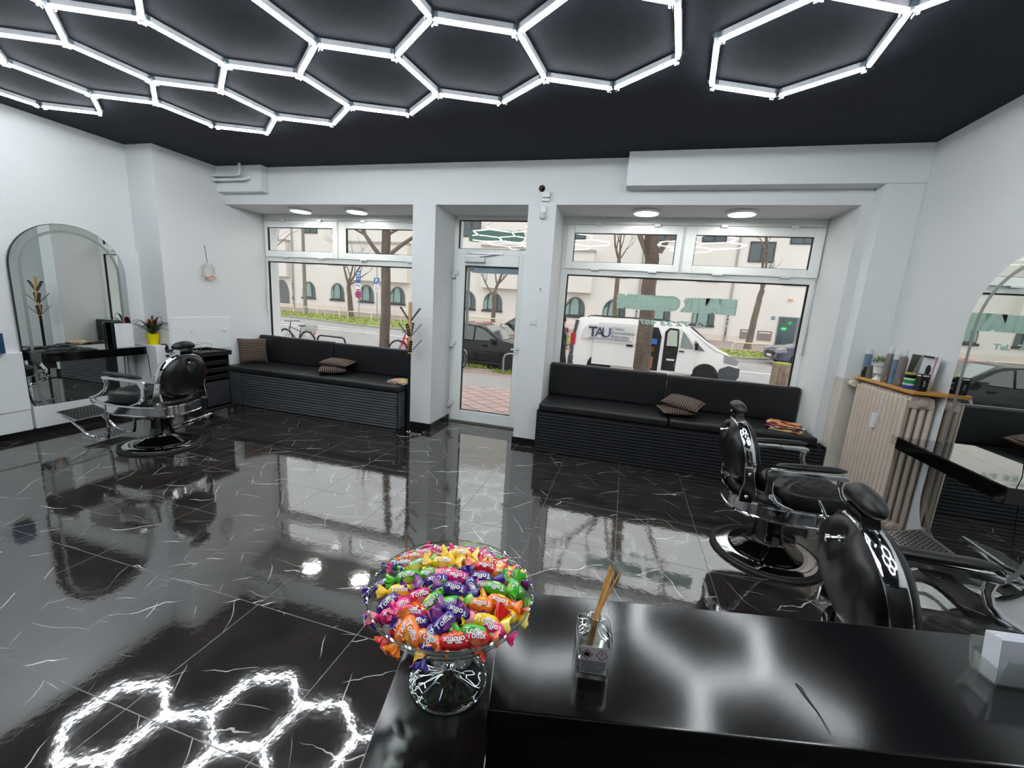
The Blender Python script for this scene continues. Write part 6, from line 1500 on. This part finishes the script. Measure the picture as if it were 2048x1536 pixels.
for x in (.98, 4.22):
    for s in (0, 1):
        yy = .10 if s == 0 else Wv-.10; mt = Matrix.Translation((x, yy, .335)) @ Matrix.Rotation(PI/2, 4, 'X')
        bm = BM(); lathe(bm, [(0, -.06), (.385, -.06), (.385, .112), (0, .112)], 32, mt=mt if s == 0 else mt @ Matrix.Rotation(PI, 4, 'X')); make('wheel_arch', bm, BLKPL, van)
        bm = BM(); lathe(bm, [(.2, -.10), (.32, -.10), (.335, -.07), (.335, .11), (.32, .13), (.2, .13)], 32, mt=mt if s == 0 else mt @ Matrix.Rotation(PI, 4, 'X')); wl = make('wheel', bm, TYRE, van)
        bm = BM(); lathe(bm, [(0, .10), (.20, .10), (.215, .125), (.20, .13), (.14, .115), (.05, .125), (0, .125)], 24, mt=mt if s == 0 else mt @ Matrix.Rotation(PI, 4, 'X')); make('hub_cap', bm, RIM, wl)
# ---------------- cars
hatch = [(-2.15, .35), (-2.18, .62), (-2.12, .95), (-1.75, 1.32), (-1.35, 1.44), (-.4, 1.46), (.25, 1.40), (.95, 1.00), (1.35, .93), (1.85, .82), (2.08, .68), (2.12, .42), (2.0, .26), (-2.05, .26)]
hg = [[(-1.72, .98), (-.98, .96), (-.98, 1.37), (-1.36, 1.36)], [(-.92, .96), (.0, .95), (.0, 1.39), (-.92, 1.38)], [(.06, .95), (.82, .98), (.34, 1.30), (.06, 1.37)]]
def car(label, x, y, rot, paint, prof=hatch, gl=hg, Hh=1.46, wr=.31, wh=(-1.3, 1.28)):
    t = car_shape('car', label, 'car', 4.3, Hh, 1.74, prof, gl, paint, (x, y, zg(y)-.05), rot, wh, wr)
    bm = BM(); prism(bm, [(.30, 1.385), (.92, .99), (.96, 1.01), (.34, 1.42)], lambda u, v, d: (u, d*(1-.18*(v-.95)/.5), v), -.74, .74); make('windscreen', bm, CARGL, t, smooth=0)
    bm = BM(); prism(bm, [(-1.40, 1.43), (-1.78, 1.28), (-2.10, .98), (-2.14, .99), (-1.80, 1.33), (-1.42, 1.455)], lambda u, v, d: (u, d, v), -.6, .6); make('rear_window', bm, CARGL, t, smooth=0)
    for s in (-1, 1):
        bm = BM(); prism(bm, [(1.72, .66), (2.10, .60), (2.09, .74), (1.80, .84)], lambda u, v, d: (u, d, v), s*.50, s*.885); make('headlight', bm, mat('headlight_glass'), t, smooth=0)
        bm = BM(); prism(bm, [(-2.2, .72), (-2.0, .72), (-1.95, .95), (-2.15, .95)], lambda u, v, d: (u, d, v), s*.60, s*.885); make('tail_light', bm, mat('tail_light_red'), t, smooth=0)
        bm = BM(); box(bm, .62, .80, s*.86, s*1.0, .93, 1.06); make('wing_mirror', bm, BLKPL if paint.name != 'x' else paint, t, smooth=0, bevel=.03)
        for xx in (-.45, .45): 
            bm = BM(); box(bm, xx-.10, xx+.06, s*.865, s*.89, .80, .83); make('door_handle', bm, paint, t, smooth=0)
        for xx in wh:
            bm = BM(); lathe(bm, [(0, 0), (wr*1.16, 0), (wr*1.16, .02), (0, .02)], 28, mt=Matrix.Translation((xx, s*.845+.01, wr*1.02)) @ Matrix.Rotation(PI/2, 4, 'X')); make('wheel_arch', bm, BLKRUB, t, smooth=0)
    bm = BM(); prism(bm, [(1.98, .45), (2.135, .45), (2.125, .62), (1.98, .62)], lambda u, v, d: (u, d, v), -.5, .5); g_ = make('grille', bm, BLKPL, t, smooth=0)
    bm = BM(); box(bm, 2.12, 2.145, -.26, .26, .40, .50); make('number_plate', bm, WHS, t, smooth=0)
    return t
BLKC = mat('black_car_paint', (10, 11, 13), .18, spec=.3); REDC = mat('red_car_paint', (190, 24, 44), .2, coat=.6); BLUC = mat('dark_blue_car_paint', (34, 38, 74), .2, coat=.6); ANT = mat('anthracite_car_paint', (22, 20, 24), .15, coat=.3)
cx_ = -4.76
car('black hatchback parked at the kerb outside the glazed door', cx_, 13.47, 0, BLKC)
rcar = car('red car in the street beyond the black hatchback, seen in the right wall mirror', -6.6, 16.3, PI, REDC); rcar.scale = (1, 1, .90)
car('second black car farther out in the street, above the bonnet of the near black hatchback', -5.1, 21.35, PI, ANT)
bcx = 8.75
car('dark blue car parked across the street at the right edge of the right window', bcx, 21.9, PI+.05, BLUC)

# ---------------- bicycles
def bicycle(label, x, y, rot, frame_m, basket=False, mtb=False):
    t = thing('bicycle', label, 'bicycle', (x, y, zg(y)), rot); R = .345
    for cx, nm in ((0, 'rear_wheel'), (1.05, 'front_wheel')):
        bm = BM(); N = 36; tube(bm, [(cx+R*math.cos(2*PI*k/N), 0, R+R*math.sin(2*PI*k/N)) for k in range(N)], .021 if not mtb else .026, 8, closed=True)
        w_ = make(nm, bm, TYRE, t)
        bm = BM(); tube(bm, [(cx+(R-.03)*math.cos(2*PI*k/N), 0, R+(R-.03)*math.sin(2*PI*k/N)) for k in range(N)], .009, 6, closed=True)
        for k in range(18): a = 2*PI*k/18; tube(bm, [(cx, .02*(-1)**k, R), (cx+(R-.03)*math.cos(a), 0, R+(R-.03)*math.sin(a))], .0016, 4)
        tube(bm, [(cx, -.04, R), (cx, .04, R)], .02, 8); make('rim_and_spokes', bm, RIM, w_)
        if not mtb:
            bm = BM(); tube(bm, [(cx+(R+.03)*math.cos(a), 0, R+(R+.03)*math.sin(a)) for a in [math.radians(10+k*14) for k in range(12)]], .018, 6); make('mudguard', bm, BLKPL, t)
    bb = (.44, 0, .29); st_ = (.30, 0, .80); hd_t = (.82, 0, .86); hd_b = (.87, 0, .70); ra = (0, 0, R)
    bm = BM(); r_ = .019 if not mtb else .026
    tube(bm, [bb, (.32, 0, .72)], r_*.9, 8); tube(bm, [bb, hd_b], r_*1.1, 8); tube(bm, [(.33, 0, .68), (.83, 0, .80)], r_, 8); tube(bm, [hd_t, hd_b], r_*1.1, 8)
    for s in (-1, 1): tube(bm, [(bb[0], s*.03, bb[2]), (0, s*.06, R)], .010, 6); tube(bm, [(.33, s*.02, .68), (0, s*.06, R)], .009, 6)
    make('frame', bm, frame_m, t)
    bm = BM()
    for s in (-1, 1): tube(bm, [(.87, s*.045, .70), (.93, s*.055, .55), (1.05, s*.055, R)], .015 if mtb else .011, 8)
    tube(bm, [(.87, -.045, .70), (.87, .045, .70)], .016, 8); make('fork', bm, frame_m if mtb else RIM, t)
    bm = BM(); tube(bm, [(.81, 0, .84), (.79, 0, .98), (.80, 0, 1.0)], .014, 8); tube(bm, [(.72, -.28, 1.0), (.78, -.2, 1.02), (.83, -.06, 1.0), (.83, .06, 1.0), (.78, .2, 1.02), (.72, .28, 1.0)], .012, 8); hb = make('handlebar', bm, BLKMET, t)
    bm = BM()
    for s in (-1, 1): tube(bm, [(.70, s*.30, .998), (.735, s*.25, 1.01)], .018, 8); 
    make('grip', bm, BLKRUB, hb)
    bm = BM(); tube(bm, [(.335, 0, .68), (.295, 0, .86)], .013, 8); sp_ = make('seat_post', bm, RIM, t)
    bm = BM(); prism(bm, [(.14, -.07), (.2, -.08), (.34, -.03), (.43, -.012), (.43, .012), (.34, .03), (.2, .08), (.14, .07)], lambda u, v, d: (u, v, d), .86, .895); make('saddle', bm, BLKPL, t, bevel=.012)
    bm = BM(); lathe(bm, [(.07, -.004), (.085, -.004), (.085, .004), (.07, .004)], 24, mt=Matrix.Translation((.44, -.05, .29)) @ Matrix.Rotation(PI/2, 4, 'X')); tube(bm, [(.44, -.05, .29), (.58, -.06, .20)], .010, 6); tube(bm, [(.44, .05, .29), (.30, .06, .38)], .010, 6); box(bm, .54, .62, -.14, -.06, .185, .21); box(bm, .26, .34, .06, .14, .37, .395); make('crank', bm, BLKMET, t)
    if basket:
        bm = BM()
        for s in (-1, 1): tube(bm, [(.20, s*.06, .70), (-.28, s*.06, .70), (0, s*.06, R)], .006, 6)
        make('rear_rack', bm, BLKMET, t)
        bm = BM(); z0, z1 = .71, .93
        for z, g in ((z0, 0), (z0+.07, .01), (z0+.14, .02), (z1, .03)): tube(bm, [(-.30-g, -.13-g, z), (.12+g, -.13-g, z), (.12+g, .13+g, z), (-.30-g, .13+g, z)], .005, 5, closed=True)
        for i in range(9):
            xx = -.30+.42*i/8
            for s in (-1, 1): tube(bm, [(xx, s*.13, z0), (xx, s*.16, z1)], .003, 4)
        for i in range(7):
            yy = -.13+.26*i/6
            for xx, s in ((-.30, -1), (.12, 1)): tube(bm, [(xx, yy, z0), (xx+s*.03, yy, z1)], .003, 4)
            tube(bm, [(-.3, yy, z0), (.12, yy, z0)], .003, 4)
        make('wire_basket', bm, mat('grey_wire', (110, 112, 114), .4, .5), t)
    bm = BM(); box(bm, -.34, -.32, -.03, .03, .62, .68); make('reflector', bm, mat('red_reflector', (200, 50, 30), .3), t, smooth=0)
    return t
p0 = aty(566, 660, 12.6)
bicycle('dark city bicycle with rear wire basket parked outside the left window', aty(614, 668, 12.4).x+.42, 11.95, PI-.12, mat('graphite_frame', (70, 70, 76), .4), True)
bicycle('red mountain bicycle leaning beside the thick trunk outside the left window', aty(788, 690, 11.6).x+1.02, 11.9, PI+.0, mat('red_frame', (190, 20, 50), .35), False, True)
bx3 = aty(925, 700, 11.9).x
bicycle('dark bicycle whose front wheel shows at the lower left of the door glass', bx3-.98, 11.2, .0, mat('graphite_frame', (70, 70, 76), .4))
hoop('black metal cycle hoop beside the basket bicycle outside the left window', (-10.35, 12.1), (-9.15, 12.0), .60, .03, BLKMET, 'cycle_stand', 'cycle stand', None)
hoop('grey cycle stand hoop by the bicycle wheel at the left of the door glass', (-5.3, 11.55), (-4.75, 12.1), .60, .028, GALV, 'cycle_stand', 'cycle stand', None)
hoop('grey cycle stand hoop at the right of the door glass before the car wheel', (-3.42, 11.75), (-2.75, 11.9), .62, .028, GALV, 'cycle_stand', 'cycle stand', None)

# ---------------- passer-by at the left edge of the right window
px0 = aty(1124, 690, 11.2).x
def person():
    z0 = zg(11.2); me = bpy.data.meshes.new('body'); V3 = [(0, 0, .93), (0, 0, 1.12), (0, .0, 1.36), (0, .0, 1.50), (-.01, 0, 1.58), (-.015, 0, 1.68), (-.01, 0, 1.75),
        (0, .09, .90), (.09, .10, .50), (.02, .10, .09), (.13, .11, .04), (0, -.09, .90), (-.10, -.10, .50), (-.26, -.10, .13), (-.17, -.11, .04),
        (0, .18, 1.42), (-.09, .22, 1.16), (.10, .20, .98), (.15, .19, .92), (0, -.18, 1.42), (.03, -.24, 1.16), (.16, -.22, 1.02), (.22, -.21, .98)]
    E = [(0, 1), (1, 2), (2, 3), (3, 4), (4, 5), (5, 6), (0, 7), (7, 8), (8, 9), (9, 10), (0, 11), (11, 12), (12, 13), (13, 14), (2, 15), (15, 16), (16, 17), (17, 18), (2, 19), (19, 20), (20, 21), (21, 22)]
    Rr = [.15, .14, .16, .06, .055, .09, .06, .10, .07, .045, .04, .10, .07, .045, .04, .075, .055, .038, .035, .075, .055, .038, .035]
    me.from_pydata(V3, E, []); o = bpy.data.objects.new('body', me); COL.objects.link(o); md = o.modifiers.new('s', 'SKIN'); md.use_smooth_shade = True
    for i, r in enumerate(Rr): me.skin_vertices[0].data[i].radius = (r, r*.85)
    me.skin_vertices[0].data[0].use_root = True; sb = o.modifiers.new('u', 'SUBSURF'); sb.levels = 1; sb.render_levels = 1
    dg = bpy.context.evaluated_depsgraph_get(); dg.update(); m2 = bpy.data.meshes.new_from_object(o.evaluated_get(dg)); bpy.data.objects.remove(o)
    t = thing('person', 'person in a dark jacket walking past at the left edge of the right window', 'person', (px0, 11.2, z0), 0)
    m2.materials.clear(); m2.materials.append(mat('dark_clothing', (32, 34, 40), .8)); m2.materials.append(mat('skin_tone', (206, 160, 140), .6))
    for p in m2.polygons: p.material_index = 1 if p.center.z > 1.53 or (p.center.x > .14 and .88 < p.center.z < 1.04 and abs(p.center.y) > .15) else 0; p.use_smooth = True
    b_ = bpy.data.objects.new('body', m2); COL.objects.link(b_); b_.parent = t
    bm = BM(); lathe(bm, [(0, -.02), (.085, -.01), (.10, .04), (.09, .10), (.05, .13), (0, .14)], 18, c=(-.035, 0, 1.68)); make('hair', bm, mat('dark_hair', (40, 30, 26), .7), t)
    for s in (-1, 1):
        bm = BM(); 
        for k in range(4): tube(bm, [(.16+.01*k, s*.205-.012+.008*k, .935+.06*(s < 0)), (.20+.004*k, s*.205-.014+.009*k, .90+.06*(s < 0)), (.205, s*.205-.012+.008*k, .875+.06*(s < 0))], [.010, .009, .007], 6)
        tube(bm, [(.17, s*.19, .95+.06*(s < 0)), (.205, s*.175, .925+.06*(s < 0))], [.011, .009], 6); make('fingers', bm, mat('skin_tone'), t)
    return t
person()
